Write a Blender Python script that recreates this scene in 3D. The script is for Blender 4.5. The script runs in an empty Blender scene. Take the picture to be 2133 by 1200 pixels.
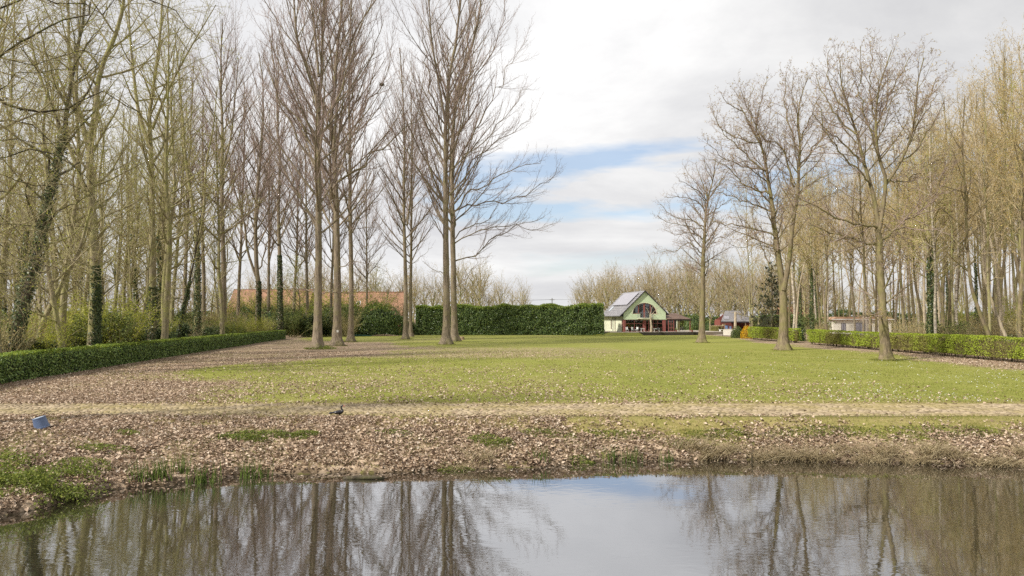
import bpy, math, random
import numpy as np
from math import radians as R, sin, cos, pi

F = 1422.0; PX0 = 1066.5; HY = 663.0; CH = 3.2      # focal length, centre column, horizon row, eye height
def X_at(px, D): return (px - PX0) / F * D
col = bpy.context.scene.collection

# ------------------------------------------------------------------ materials
MATS = {}
def new_mat(name):
    m = bpy.data.materials.new(name); m.use_nodes = True
    nt = m.node_tree; nt.nodes.clear()
    MATS[name] = m
    return m, nt, nt.nodes, nt.links
def ramp(nodes, stops, interp='LINEAR'):
    r = nodes.new('ShaderNodeValToRGB'); r.color_ramp.interpolation = interp
    e = r.color_ramp.elements
    while len(e) > 1: e.remove(e[-1])
    e[0].position = stops[0][0]; e[0].color = (*stops[0][1], 1)
    for p, c in stops[1:]:
        n = e.new(p); n.color = (*c, 1)
    return r
def noise(nodes, links, vec, scale, detail=3, rough=0.6, dist=0.0):
    n = nodes.new('ShaderNodeTexNoise'); n.inputs['Scale'].default_value = scale
    n.inputs['Detail'].default_value = detail; n.inputs['Roughness'].default_value = rough
    n.inputs['Distortion'].default_value = dist
    if vec is not None: links.new(vec, n.inputs['Vector'])
    return n
def mapping(nodes, links, src, scale=(1,1,1)):
    m = nodes.new('ShaderNodeMapping'); m.inputs['Scale'].default_value = scale
    links.new(src, m.inputs['Vector']); return m.outputs[0]
def mixc(nodes, links, fac, a, b, mode='MIX'):
    m = nodes.new('ShaderNodeMix'); m.data_type = 'RGBA'; m.blend_type = mode
    for sock, v in ((m.inputs[0], fac), (m.inputs[6], a), (m.inputs[7], b)):
        if isinstance(v, (int, float)): sock.default_value = v
        elif isinstance(v, tuple): sock.default_value = (*v, 1)
        else: links.new(v, sock)
    return m.outputs[2]
def math_n(nodes, links, op, a, b=None, clamp=False):
    m = nodes.new('ShaderNodeMath'); m.operation = op; m.use_clamp = clamp
    for i, v in enumerate((a, b)):
        if v is None: continue
        if isinstance(v, (int, float)): m.inputs[i].default_value = v
        else: links.new(v, m.inputs[i])
    return m.outputs[0]
def finish(nodes, links, color, rough=0.8, bump=None, bstr=0.3, bdist=0.02, spec=0.25, metal=0.0):
    b = nodes.new('ShaderNodeBsdfPrincipled'); o = nodes.new('ShaderNodeOutputMaterial')
    if isinstance(color, tuple): b.inputs['Base Color'].default_value = (*color, 1)
    else: links.new(color, b.inputs['Base Color'])
    if isinstance(rough, (int, float)): b.inputs['Roughness'].default_value = rough
    else: links.new(rough, b.inputs['Roughness'])
    b.inputs['Specular IOR Level'].default_value = spec; b.inputs['Metallic'].default_value = metal
    if bump is not None:
        bp = nodes.new('ShaderNodeBump'); bp.inputs['Strength'].default_value = bstr
        bp.inputs['Distance'].default_value = bdist
        links.new(bump, bp.inputs['Height']); links.new(bp.outputs[0], b.inputs['Normal'])
    links.new(b.outputs[0], o.inputs[0]); return b
def surf(name, c1, c2, scale=4, rough=0.8, bstr=0.2, spec=0.25, metal=0.0, stretch=(1,1,1), island=0.0, detail=4):
    m, nt, N, L = new_mat(name)
    tc = N.new('ShaderNodeTexCoord'); v = mapping(N, L, tc.outputs['Object'], stretch)
    n = noise(N, L, v, scale, detail)
    r = ramp(N, [(0.3, c1), (0.7, c2)]); L.new(n.outputs[0], r.inputs[0])
    c = r.outputs[0]
    if island:
        g = N.new('ShaderNodeNewGeometry')
        k = math_n(N, L, 'MULTIPLY_ADD', g.outputs['Random Per Island'], 2*island)
        k.node.inputs[2].default_value = 1 - island
        h = N.new('ShaderNodeHueSaturation'); L.new(c, h.inputs['Color']); L.new(k, h.inputs['Value']); c = h.outputs[0]
    finish(N, L, c, rough, n.outputs[0], bstr, 0.02, spec, metal)
    return m
def leafmat(name, stops, trans=0.35, rough=0.55, interp='LINEAR'):
    """small leaves: colour varies from leaf to leaf, some light passes through"""
    m, nt, N, L = new_mat(name)
    g = N.new('ShaderNodeNewGeometry'); r = ramp(N, stops, interp); L.new(g.outputs['Random Per Island'], r.inputs[0])
    d = N.new('ShaderNodeBsdfPrincipled'); L.new(r.outputs[0], d.inputs['Base Color']); d.inputs['Roughness'].default_value = rough
    d.inputs['Specular IOR Level'].default_value = 0.3
    o = N.new('ShaderNodeOutputMaterial')
    if trans:
        t = N.new('ShaderNodeBsdfTranslucent'); L.new(r.outputs[0], t.inputs[0])
        x = N.new('ShaderNodeMixShader'); x.inputs[0].default_value = trans
        L.new(d.outputs[0], x.inputs[1]); L.new(t.outputs[0], x.inputs[2]); L.new(x.outputs[0], o.inputs[0])
    else: L.new(d.outputs[0], o.inputs[0])
    return m
def bark(name, dark, light, moss, moss_amt, stretch=(1,1,0.14), scale=9):
    m, nt, N, L = new_mat(name)
    tc = N.new('ShaderNodeTexCoord'); v = mapping(N, L, tc.outputs['Object'], stretch)
    n = noise(N, L, v, scale, 6, 0.65, 0.6)
    r = ramp(N, [(0.34, dark), (0.62, light)]); L.new(n.outputs[0], r.inputs[0])
    n2 = noise(N, L, tc.outputs['Object'], 0.9, 5, 0.65)
    r2 = ramp(N, [(0.62 - 0.35*moss_amt, (0,0,0)), (0.82 - 0.35*moss_amt, (1,1,1))]); L.new(n2.outputs[0], r2.inputs[0])
    f = math_n(N, L, 'MULTIPLY', r2.outputs[0], 0.8)
    c = mixc(N, L, f, r.outputs[0], moss)
    finish(N, L, c, 0.9, n.outputs[0], 0.7, 0.05, 0.15)
    return m

bark('bark_poplar', (0.105,0.085,0.06), (0.315,0.255,0.185), (0.22,0.20,0.09), 0.4)
bark('bark_moss', (0.13,0.11,0.068), (0.36,0.305,0.20), (0.29,0.285,0.10), 0.6)
bark('bark_oak', (0.095,0.075,0.05), (0.27,0.215,0.14), (0.20,0.185,0.07), 0.55)
bark('bark_dark', (0.035,0.028,0.022), (0.11,0.09,0.065), (0.13,0.14,0.045), 0.5)
bark('bark_pale', (0.26,0.21,0.15), (0.52,0.44,0.32), (0.3,0.27,0.12), 0.2)
m = bark('bark_birch', (0.12,0.10,0.08), (0.60,0.53,0.44), (0.30,0.27,0.12), 0.35, (0.6,0.6,2.6), 2.6)
surf('twig_purple', (0.23,0.17,0.15), (0.39,0.30,0.26), 0.4, 0.8, 0)
surf('twig_olive', (0.29,0.25,0.14), (0.48,0.42,0.23), 0.3, 0.8, 0)
surf('twig_ochre', (0.38,0.30,0.17), (0.56,0.46,0.27), 0.3, 0.8, 0)
surf('twig_far', (0.30,0.24,0.15), (0.46,0.37,0.24), 0.3, 0.8, 0)
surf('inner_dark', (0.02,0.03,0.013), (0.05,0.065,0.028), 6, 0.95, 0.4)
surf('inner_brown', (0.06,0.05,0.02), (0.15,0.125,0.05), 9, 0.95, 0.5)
leafmat('leaf_spring', [(0,(0.22,0.26,0.03)),(0.5,(0.40,0.43,0.055)),(1,(0.53,0.52,0.09))], 0.45)
leafmat('leaf_bud', [(0,(0.22,0.165,0.07)),(0.6,(0.42,0.32,0.12)),(1,(0.56,0.44,0.17))], 0.3)
leafmat('leaf_ochre', [(0,(0.32,0.235,0.07)),(0.5,(0.49,0.36,0.11)),(1,(0.60,0.455,0.16))], 0.4)
leafmat('leaf_ivy', [(0,(0.03,0.05,0.02)),(0.6,(0.07,0.10,0.035)),(1,(0.14,0.18,0.06))], 0.15, 0.4)
leafmat('leaf_laurel', [(0,(0.055,0.095,0.03)),(0.6,(0.12,0.185,0.055)),(1,(0.24,0.30,0.10))], 0.2, 0.35)
leafmat('leaf_cherry', [(0,(0.09,0.15,0.035)),(0.6,(0.20,0.30,0.075)),(1,(0.36,0.46,0.14))], 0.2, 0.35)
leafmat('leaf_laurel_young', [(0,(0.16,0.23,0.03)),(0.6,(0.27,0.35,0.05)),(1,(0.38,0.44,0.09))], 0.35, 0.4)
leafmat('leaf_beech', [(0,(0.21,0.27,0.03)),(0.35,(0.34,0.43,0.05)),(1,(0.48,0.57,0.07))], 0.4)
leafmat('leaf_beech_bare', [(0,(0.17,0.17,0.035)),(0.5,(0.29,0.30,0.06)),(1,(0.40,0.37,0.11))], 0.4)
leafmat('leaf_yellow', [(0,(0.55,0.30,0.01)),(0.6,(0.75,0.45,0.015)),(1,(0.8,0.55,0.03))], 0.3)
leafmat('leaf_shrub', [(0,(0.07,0.09,0.03)),(0.6,(0.16,0.20,0.055)),(1,(0.28,0.33,0.09))], 0.35)
leafmat('leaf_conifer', [(0,(0.03,0.04,0.022)),(0.7,(0.075,0.085,0.045)),(1,(0.13,0.12,0.07))], 0.1)
leafmat('leaf_herb', [(0,(0.09,0.12,0.025)),(0.6,(0.20,0.25,0.045)),(1,(0.33,0.36,0.08))], 0.4)
leafmat('leaf_dead', [(0,(0.10,0.06,0.04)),(0.2,(0.28,0.20,0.135)),(0.55,(0.47,0.35,0.25)),(0.85,(0.58,0.46,0.345)),(1,(0.66,0.57,0.46))], 0.15, 0.7)
leafmat('leaf_grass', [(0,(0.12,0.15,0.025)),(0.5,(0.21,0.235,0.035)),(0.8,(0.30,0.29,0.07)),(1,(0.38,0.33,0.13))], 0.4)
leafmat('leaf_reed', [(0,(0.09,0.15,0.03)),(1,(0.24,0.31,0.07))], 0.4)
leafmat('leaf_straw', [(0,(0.25,0.19,0.10)),(0.5,(0.46,0.37,0.21)),(1,(0.60,0.51,0.33))], 0.3)
leafmat('petal_white', [(0,(0.6,0.6,0.55)),(1,(0.8,0.8,0.76))], 0.2)

# ------------------------------------------------------------------ tags and mesh helpers
def tag(o, label=None, cat=None, group=None, kind=None):
    if label: o['label'] = label
    if cat: o['category'] = cat
    if group: o['group'] = group
    if kind: o['kind'] = kind
    return o
def empty(name, loc, rz=0, s=1.0):
    o = bpy.data.objects.new(name, None); o.empty_display_size = 0.3; col.objects.link(o)
    o.location = loc; o.rotation_euler = (0,0,rz); o.scale = (s,s,s)
    return o
def np_mesh(name, V, faces, mats, smooth=False):
    """faces: list of (array (m,k), material index)"""
    me = bpy.data.meshes.new(name)
    V = np.ascontiguousarray(V, dtype=np.float32)
    me.vertices.add(len(V)); me.vertices.foreach_set('co', V.ravel())
    li = np.concatenate([f.ravel() for f, _ in faces]).astype(np.int32)
    lt = np.concatenate([np.full(len(f), f.shape[1]) for f, _ in faces]).astype(np.int32)
    ls = np.concatenate([[0], np.cumsum(lt)[:-1]]).astype(np.int32)
    mi = np.concatenate([np.full(len(f), i) for f, i in faces]).astype(np.int32)
    me.loops.add(len(li)); me.loops.foreach_set('vertex_index', li)
    me.polygons.add(len(lt)); me.polygons.foreach_set('loop_start', ls)
    me.polygons.foreach_set('material_index', mi)
    if smooth: me.polygons.foreach_set('use_smooth', np.ones(len(lt), dtype=bool))
    me.update(calc_edges=True)
    for m_ in mats: me.materials.append(MATS[m_])
    return me
def link(name, me, parent=None, loc=None):
    o = bpy.data.objects.new(name, me); col.objects.link(o)
    if parent is not None: o.parent = parent
    if loc is not None: o.location = loc
    return o
def copy_tree(o, parent=None):
    c = o.copy(); col.objects.link(c); c.parent = parent
    for ch in list(o.children): copy_tree(ch, c)
    return c
class MB:
    def __init__(s): s.v = []; s.f = []
    def face(s, pts):
        i = len(s.v); s.v += [tuple(p) for p in pts]; s.f.append(tuple(range(i, i+len(pts))))
    def box(s, x0,x1,y0,y1,z0,z1):
        i = len(s.v)
        s.v += [(x0,y0,z0),(x1,y0,z0),(x1,y1,z0),(x0,y1,z0),(x0,y0,z1),(x1,y0,z1),(x1,y1,z1),(x0,y1,z1)]
        s.f += [tuple(i+k for k in q) for q in ((0,3,2,1),(4,5,6,7),(0,1,5,4),(1,2,6,5),(2,3,7,6),(3,0,4,7))]
    def prism(s, poly, a, b):
        """poly (x,z) extruded in y from a to b"""
        n = len(poly); i = len(s.v)
        s.v += [(x,a,z) for x,z in poly] + [(x,b,z) for x,z in poly]
        s.f.append(tuple(i+k for k in range(n))); s.f.append(tuple(i+n+k for k in reversed(range(n))))
        for k in range(n):
            k2 = (k+1)%n; s.f.append((i+k, i+n+k, i+n+k2, i+k2))
    def tube(s, pts, rad, k=6, cap=True):
        pts = [np.array(p, float) for p in pts]
        if isinstance(rad, (int,float)): rad = [rad]*len(pts)
        i = len(s.v); n = len(pts)
        for j, p in enumerate(pts):
            t = pts[min(j+1,n-1)] - pts[max(j-1,0)]; t /= (np.linalg.norm(t)+1e-9)
            ref = np.array((0,0,1.)) if abs(t[2]) < 0.9 else np.array((1.,0,0))
            u = np.cross(t, ref); u /= np.linalg.norm(u); w = np.cross(t, u)
            for a in range(k):
                an = 2*pi*a/k; s.v.append(tuple(p + rad[j]*(cos(an)*u + sin(an)*w)))
        for j in range(n-1):
            for a in range(k):
                b = (a+1)%k; s.f.append((i+j*k+a, i+j*k+b, i+(j+1)*k+b, i+(j+1)*k+a))
        if cap:
            s.f.append(tuple(i+a for a in range(k))[::-1]); s.f.append(tuple(i+(n-1)*k+a for a in range(k)))
    def build(s, name, mat, parent=None, bevel=0, smooth=False):
        me = bpy.data.meshes.new(name); me.from_pydata(s.v, [], s.f); me.materials.append(MATS[mat]); me.update()
        if smooth:
            for p in me.polygons: p.use_smooth = True
        o = link(name, me, parent)
        if bevel:
            b = o.modifiers.new('bevel', 'BEVEL'); b.width = bevel; b.segments = 2; b.limit_method = 'ANGLE'
        return o

# value noise on the plane
def vnoise(x, y, seed=0):
    xi = np.floor(x).astype(np.int64); yi = np.floor(y).astype(np.int64); fx = x-xi; fy = y-yi
    fx = fx*fx*(3-2*fx); fy = fy*fy*(3-2*fy)
    def h(a,b):
        n = (a*374761393 + b*668265263 + seed*974711) & 0xffffffff
        n = ((n ^ (n>>13))*1274126177) & 0xffffffff
        return ((n ^ (n>>16)) & 0xffff)/65535.0
    return (h(xi,yi)*(1-fx)+h(xi+1,yi)*fx)*(1-fy) + (h(xi,yi+1)*(1-fx)+h(xi+1,yi+1)*fx)*fy
def fbm(x, y, seed=0, o=4):
    s = 0; a = 0.5
    for k in range(o): s = s + a*vnoise(x*2**k, y*2**k, seed+k); a *= 0.5
    return s/(1-0.5**o)
def sstep(a, b, x):
    t = np.clip((x-a)/(b-a), 0, 1); return t*t*(3-2*t)

# ------------------------------------------------------------------ tree growth, all branches of a level at once
def nrm(v): return v/(np.linalg.norm(v, axis=-1, keepdims=True)+1e-12)
def grow(P, D, L, R0, rng, nseg=6, wander=0.12, trop=0.0, taper=0.85, tend=0.12, tv=(0,0,1)):
    n = len(P); pts = np.empty((n, nseg+1, 3)); d = nrm(D); p = P.copy()
    tv = np.array(tv, float)
    for k in range(nseg+1):
        pts[:,k] = p
        d = nrm(d + wander*rng.normal(size=(n,3)) + trop*tv/nseg)
        p = p + d*(L/nseg)[:,None]
    t = np.linspace(0,1,nseg+1)
    rad = R0[:,None]*(tend + (1-tend)*(1-t**1.0)**taper)[None,:]
    return pts, rad
def resample(poly, n):
    poly = np.array(poly, float); m = len(poly)
    s = np.concatenate([[0], np.cumsum(np.linalg.norm(np.diff(poly[:,:3],axis=0),axis=1))]); s /= s[-1]
    # catmull-rom
    out = []
    for t in np.linspace(0,1,n):
        i = min(np.searchsorted(s, t, side='right')-1, m-2); u = (t-s[i])/(s[i+1]-s[i]+1e-9)
        p0 = poly[max(i-1,0)]; p1 = poly[i]; p2 = poly[i+1]; p3 = poly[min(i+2,m-1)]
        out.append(0.5*((2*p1)+(-p0+p2)*u+(2*p0-5*p1+4*p2-p3)*u*u+(-p0+3*p1-3*p2+p3)*u**3))
    return np.array(out)
def plen(pts): return np.linalg.norm(np.diff(pts,axis=1),axis=2).sum(1)
def children(pts, rad, rng, dens, t0, t1, ang, angv, Lf, lmin, lmax, rr, rmax, rmin=0.004, az=None, tshape=0.6, nmin=1):
    """dens: branches per metre of parent"""
    L = plen(pts); cnt = np.maximum(nmin, np.round(L*(t1-t0)*dens).astype(int))
    idx = np.repeat(np.arange(len(L)), cnt)
    k = np.concatenate([np.arange(c) for c in cnt]); c = cnt[idx]
    t = t0 + (t1-t0)*(k + rng.random(len(k)))/c
    n = pts.shape[1]-1; f = t*n; i = np.minimum(f.astype(int), n-1); u = (f-i)[:,None]
    P = pts[idx,i]*(1-u) + pts[idx,i+1]*u
    T = nrm(pts[idx,i+1]-pts[idx,i])
    rp = rad[idx,i]*(1-u[:,0]) + rad[idx,i+1]*u[:,0]
    a = (k*2.39996 + rng.random(len(L))[idx]*6.283 + rng.normal(size=len(k))*0.4) if az is None else az(len(k))
    ref = np.where(np.abs(T[:,2:3])>0.9, np.array([[1.,0,0]]), np.array([[0,0,1.]]))
    U = nrm(np.cross(T,ref)); W = np.cross(T,U)
    an = ang + angv*rng.normal(size=len(k))
    D = T*np.cos(an)[:,None] + (U*np.cos(a)[:,None]+W*np.sin(a)[:,None])*np.sin(an)[:,None]
    Lc = np.clip(Lf*L[idx]*(1-tshape*t)*rng.uniform(0.55,1.15,len(k)), lmin, lmax)
    R0 = np.clip(rp*rr, rmin, rmax)
    return P, D, Lc, R0, t
def tubes(pts, rad, k):
    N, n, _ = pts.shape
    T = np.empty_like(pts); T[:,1:-1] = pts[:,2:]-pts[:,:-2]; T[:,0] = pts[:,1]-pts[:,0]; T[:,-1] = pts[:,-1]-pts[:,-2]
    T = nrm(T); m = nrm(pts[:,-1]-pts[:,0])[:,None]
    ref = np.where(np.abs(m[...,2:3])>0.8, np.array([1.,0.13,0]), np.array([0,0.1,1.]))
    ref = np.broadcast_to(ref, T.shape)
    U = nrm(np.cross(T,ref)); W = np.cross(T,U)
    a = np.arange(k)*2*pi/k
    V = pts[:,:,None] + rad[:,:,None,None]*(U[:,:,None]*np.cos(a)[None,None,:,None] + W[:,:,None]*np.sin(a)[None,None,:,None])
    base = (np.arange(N)*n*k)[:,None,None] + (np.arange(n-1)*k)[None,:,None]
    A = base + np.arange(k)[None,None,:]; B = base + ((np.arange(k)+1)%k)[None,None,:]
    Fc = np.stack([A, B, B+k, A+k], -1).reshape(-1,4)
    return V.reshape(-1,3), Fc
def quads(C, size, rng, nrm_dir=None, spread=1.0, aspect=0.6, fold=0.25):
    """leaf-shaped four-point faces (kite) at points C; size (n,)"""
    n = len(C)
    N = rng.normal(size=(n,3))
    if nrm_dir is not None: N = nrm(nrm_dir + spread*N*0.6)
    else: N = nrm(N)
    A = nrm(np.cross(N, rng.normal(size=(n,3)))); B = np.cross(N, A)
    s = size[:,None]
    V = np.stack([C - A*s*0.5, C + B*s*aspect*0.5 + N*s*fold*0.3 - A*s*0.08, C + A*s*0.5, C - B*s*aspect*0.5 + N*s*fold*0.3 - A*s*0.08], 1).reshape(-1,3)
    Fc = np.arange(n*4).reshape(n,4)
    return V, Fc
def tri_quads(V, Fc):   # split each leaf along its midrib so it is really folded
    return np.concatenate([Fc[:,[0,1,2]], Fc[:,[0,2,3]]])
def gather(parts):
    Vs=[]; Fs=[]; o=0
    for V, Fc, mi in parts:
        Vs.append(V); Fs.append((Fc+o, mi)); o += len(V)
    return np.concatenate(Vs), Fs
def twig_leaves(pts, rng, per, size, t0=0.25, jit=0.03):
    N = len(pts); n = int(N*per)
    idx = rng.integers(0,N,n); t = t0+(1-t0)*rng.random(n)
    m = pts.shape[1]-1; f = t*m; i = np.minimum(f.astype(int), m-1); u = (f-i)[:,None]
    C = pts[idx,i]*(1-u)+pts[idx,i+1]*u + rng.normal(size=(n,3))*jit
    return quads(C, size*rng.uniform(0.5,1.4,n), rng)

def make_tree(seed, stems, limbs, L1=None, fine=(), leaf=None, mats=('bark_poplar','twig_purple'), flare=1.0, ivy=None, knots=False):
    """stems/limbs: list of (polyline, r0, r1). L1: branches off the stems. fine: list of finer levels.
    returns dict of meshes: trunk, crown, ivy"""
    rng = np.random.default_rng(seed)
    NS = 14
    st = []
    for j,(poly, r0, r1) in enumerate(stems):
        p = resample(poly, 36 if j == 0 else NS+1); t = np.linspace(0,1,len(p))
        rad = r0 + (r1-r0)*t**0.85
        if j == 0:
            h = p[:,2]-p[0,2]; rad = rad*(1 + flare*0.55*np.exp(-h/0.55) + flare*0.12*np.exp(-h/2.5))
            p[:,:2] += rng.normal(size=(len(p),2))*r0*0.10*np.linspace(0,1,len(p))[:,None]
        st.append((p, rad))
    # trunk with buttressed foot
    p, rad = st[0]
    pf = resample(np.column_stack([p]), 64); rf = np.interp(np.linspace(0,1,64), np.linspace(0,1,len(p)), rad)
    # concentrate rings at the foot
    tt = np.linspace(0,1,64)**1.7; pf = np.array([[np.interp(a, np.linspace(0,1,len(p)), p[:,c]) for c in range(3)] for a in tt])
    rf = np.interp(tt, np.linspace(0,1,len(p)), rad)
    K = 18
    V, Fc = tubes(pf[None], rf[None], K)
    ang = np.tile(np.arange(K)*2*pi/K, len(pf)); h = np.repeat(pf[:,2]-pf[0,2], K); cen = np.repeat(pf, K, axis=0)
    ph = rng.random(3)*6.28
    lob = 1 + flare*0.16*np.exp(-h/0.8)*np.cos(5*ang+ph[0]) + 0.035*np.cos(3*ang+ph[1]+h*0.7) + 0.03*rng.normal(size=len(h))
    V = cen + (V-cen)*lob[:,None]; V[:K,2] -= 0.35
    trunk = np_mesh('trunk', V, [(Fc,0)], [mats[0]], True)
    crown = []
    for p, rad in st[1:]:
        V, Fc = tubes(p[None], rad[None], 8); crown.append((V,Fc,0))
    lb = []
    for poly, r0, r1 in limbs:
        p = resample(poly, NS+1); p[1:] += rng.normal(size=(NS,3))*0.012*np.linalg.norm(p[-1]-p[0])
        rad = r0 + (r1-r0)*np.linspace(0,1,NS+1)**0.8; lb.append((p, rad))
        V, Fc = tubes(p[None], rad[None], 6); crown.append((V,Fc,0))
    par_p = [np.array([a for a,_ in lb])] if lb else []; par_r = [np.array([b for _,b in lb])] if lb else []
    if L1:
        for (p, rad) in st:
            q = resample(p, NS+1); rq = np.interp(np.linspace(0,1,NS+1), np.linspace(0,1,len(rad)), rad)
            P, D, Lc, R0, t = children(q[None], rq[None], rng, L1['dens'], L1['t0'], L1.get('t1',0.98), 0.7, 0.1, 1, 0.1, 99, L1.get('rr',0.45), L1.get('rmax',0.12), 0.012)
            # direction from an angle that depends on height
            an = L1['ang'](t) + L1.get('angv',0.1)*rng.normal(size=len(t))
            T = np.array([0,0,1.0]); az = np.arange(len(t))*2.39996 + rng.normal(size=len(t))*0.5 + rng.random()*6
            if L1.get('azbias') is not None:
                keep = rng.random(len(t)) < 0.5+0.5*np.cos(az-L1['azbias']); 
            D = np.stack([np.sin(an)*np.cos(az), np.sin(an)*np.sin(az), np.cos(an)],1)
            Lc = L1['L'](t)*rng.uniform(0.7,1.12,len(t))
            R0 = np.minimum(R0, Lc*L1.get('rl',0.016))
            bp, br = grow(P, D, Lc, R0, rng, NS, L1.get('wander',0.06), L1.get('trop',0.5), 0.8, 0.10)
            V, Fc = tubes(bp, br, 5); crown.append((V,Fc,0 if L1.get('bark',False) else 1))
            par_p.append(bp); par_r.append(br)
    P_ = np.concatenate(par_p); R_ = np.concatenate(par_r)
    last = P_
    for q, lv in enumerate(fine):
        P, D, Lc, R0, t = children(P_, R_, rng, lv['dens'], lv.get('t0',0.15), lv.get('t1',1.0), lv['ang'], lv.get('angv',0.15), lv['Lf'], lv['lmin'], lv['lmax'], lv.get('rr',0.5), lv['rmax'], lv.get('rmin',0.006), tshape=lv.get('tshape',0.6))
        bp, br = grow(P, D, Lc, R0, rng, lv.get('nseg',5), lv.get('wander',0.13), lv.get('trop',0.3), 0.7, 0.25)
        V, Fc = tubes(bp, br, lv.get('k',3)); crown.append((V,Fc,1))
        P_ = bp; R_ = br; last = bp
    mm = [mats[0], mats[1]]
    if leaf:
        V, Fc = twig_leaves(last, rng, leaf['per'], leaf['size'], leaf.get('t0',0.25), leaf.get('jit',0.03))
        crown.append((V, Fc, 2)); mm.append(leaf['mat'])
    V, Fs = gather(crown)
    res = {'trunk': trunk, 'crown': np_mesh('crown', V, Fs, mm)}
    if ivy:
        n = ivy['n']; h0, h1 = ivy.get('h0',0), ivy['h']
        hh = h0 + (h1-h0)*rng.random(n)**ivy.get('pow',1.2)
        s = st[0][0]; rs = st[0][1]
        az = rng.random(n)*6.283
        if 'side' in ivy: az = ivy['side'] + rng.normal(size=n)*ivy.get('sw',0.9)
        clump = fbm(az*1.3+9, hh*0.8, seed, 3)
        thick = ivy.get('thick',0.22)*(0.2+1.6*np.clip(clump-0.25,0,1))*(1-0.4*hh/h1)
        cx = np.interp(hh, s[:,2], s[:,0]); cy = np.interp(hh, s[:,2], s[:,1]); rr_ = np.interp(hh, s[:,2], rs)
        rad = rr_ + thick*rng.random(n)
        C = np.stack([cx+rad*np.cos(az), cy+rad*np.sin(az), hh],1)
        nd = np.stack([np.cos(az), np.sin(az), 0.3*np.ones(n)],1)
        V, Fc = quads(C, ivy.get('size',0.11)*rng.uniform(0.6,1.4,n), rng, nd, 1.0, 0.85)
        res['ivy'] = np_mesh('ivy', V, [(Fc,0)], ['leaf_ivy'])
    return res
def place(meshes, name, X, Y, rz=0, s=1.0, z=0.0, sz=None):
    e = empty(name, (X,Y,z), rz, s)
    if sz: e.scale = (s, s, s*sz)
    link('trunk', meshes['trunk'], e); link('crown', meshes['crown'], e)
    if 'ivy' in meshes: link('ivy', meshes['ivy'], e)
    return e
def auto_stem(seed, H, lean=(0,0), wob=0.25, n=7):
    rng = np.random.default_rng(seed+777)
    z = np.linspace(0,H,n); w = rng.normal(size=(n,2))*wob; w[0]=0
    w = np.cumsum(w,axis=0)*0.6; w -= w[0]
    return np.column_stack([w[:,0]+lean[0]*z/H, w[:,1]+lean[1]*z/H, z])
SKY_OFF=(0.0,0.0,0.0); SKY_T=0.43; CLOUD_GAIN=1.0; SKY_STR=0.10; SUN_STR=2.6; EXPO=0.0
CLOUD_GAIN=0.57; SKY_STR=0.11; SUN_STR=3.6; EXPO=0.65; DENOISE=False; SKY_T=0.47; SKY_OFF=(2.2,1.4,0); SKY_OFF3=(2.9,0.6,1.14); SKY_GAP=-0.008
# ------------------------------------------------------------------ terrain
_sx = [-120,-60,-30,-20,-13,-10.2,-9.7,-8.57,-7.6,-6.95,-5.55,-3.3,0.4,2.5,4.5,7.3,14,30,60,95,130]
_sy = [-14,-10,-4,4,11,13.65,15.26,15.9,16.8,17.45,17.7,17.8,18.4,19.1,19.3,19.5,18.7,18,17,-10,-14]
def shore(x): return np.interp(x, _sx, _sy) + 0.52 + 0.55*sstep(-5,-10,x) + (fbm(x*1.1, x*0+3.3, 5, 4)-0.5)*0.55
def ground_z(x, y):
    d = y - shore(x)
    w = np.clip(21.6 - (y-d), 2.0, 7.5)
    t = np.clip((d-0.25)/w, 0, 1)
    bank = np.where(d < 0.25, -0.93 + 0.2*sstep(0,0.25,d), -0.73*(1-t)**1.25)
    bank = bank + 0.10*(fbm(x*1.6, y*1.6, 11, 3)-0.5)*sstep(0.0,0.6,d)*(1-sstep(w*0.7,w,d))
    under = -0.93 - np.minimum(1.3, 0.45*(-d))
    z = np.where(d > 0, bank, under)
    near = -14 - y
    z = np.where(near > 0, np.minimum(0, -0.93+0.5*near), z)
    far = sstep(27,34,y)
    z = z + far*0.10*(fbm(x*0.06, y*0.06, 21, 3)-0.5)
    return z
def litter_mask(x, y):
    n = (fbm(x*0.16, y*0.12, 31, 4)-0.5)
    xb = np.interp(y, [21,26.5,33,40,46,52,60,70,80,88,98,130], [-10.5,-13.5,-16.0,-19.5,-19,-16,-13,-11,-10,-18,-30,-36])
    left = (0.62+0.25*sstep(0.4,0.6,fbm(x*0.35,y*0.3,36,3)))*sstep(5.0, -3.0, x - xb - n*14)
    mid = 0.45*sstep(50,58,y)*sstep(84,70,y)*sstep(20,2,x+n*10)
    xr = np.interp(y, [30,50,90,105,130], [34,32,32.5,35,36.2])
    right = 0.8*sstep(-2.0, 2.5, x - xr - n*8)*sstep(115,104,y)*sstep(24,32,y)
    d = y - shore(x)
    green_top = np.interp(x, [-12,-6,0,5,14,25], [22.4,22.2,21.6,20.9,20.6,20.6])
    bank = sstep(1.5, -1.0, y - green_top - (fbm(x*0.9,y*0.9,41,3)-0.5)*3.0)
    g2 = fbm(x*0.55, y*0.75, 47, 3)
    bank = bank*(1-0.35*sstep(0.50,0.72,g2))
    lawn = np.clip(0.16 + 0.5*n, 0.02, 0.4)*sstep(26,6,x)
    m = np.maximum.reduce([left, right, mid, lawn])
    wood = np.maximum(sstep(-1,1,-22.5-(y-25)*0.145-x), sstep(36.5,38,x))*sstep(26,30,y)*sstep(200,150,y)
    m = np.maximum(m, 0.8*wood)
    return np.where(y < 22.4, bank, m)*np.where(d < 0, 0.3, 1)

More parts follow.
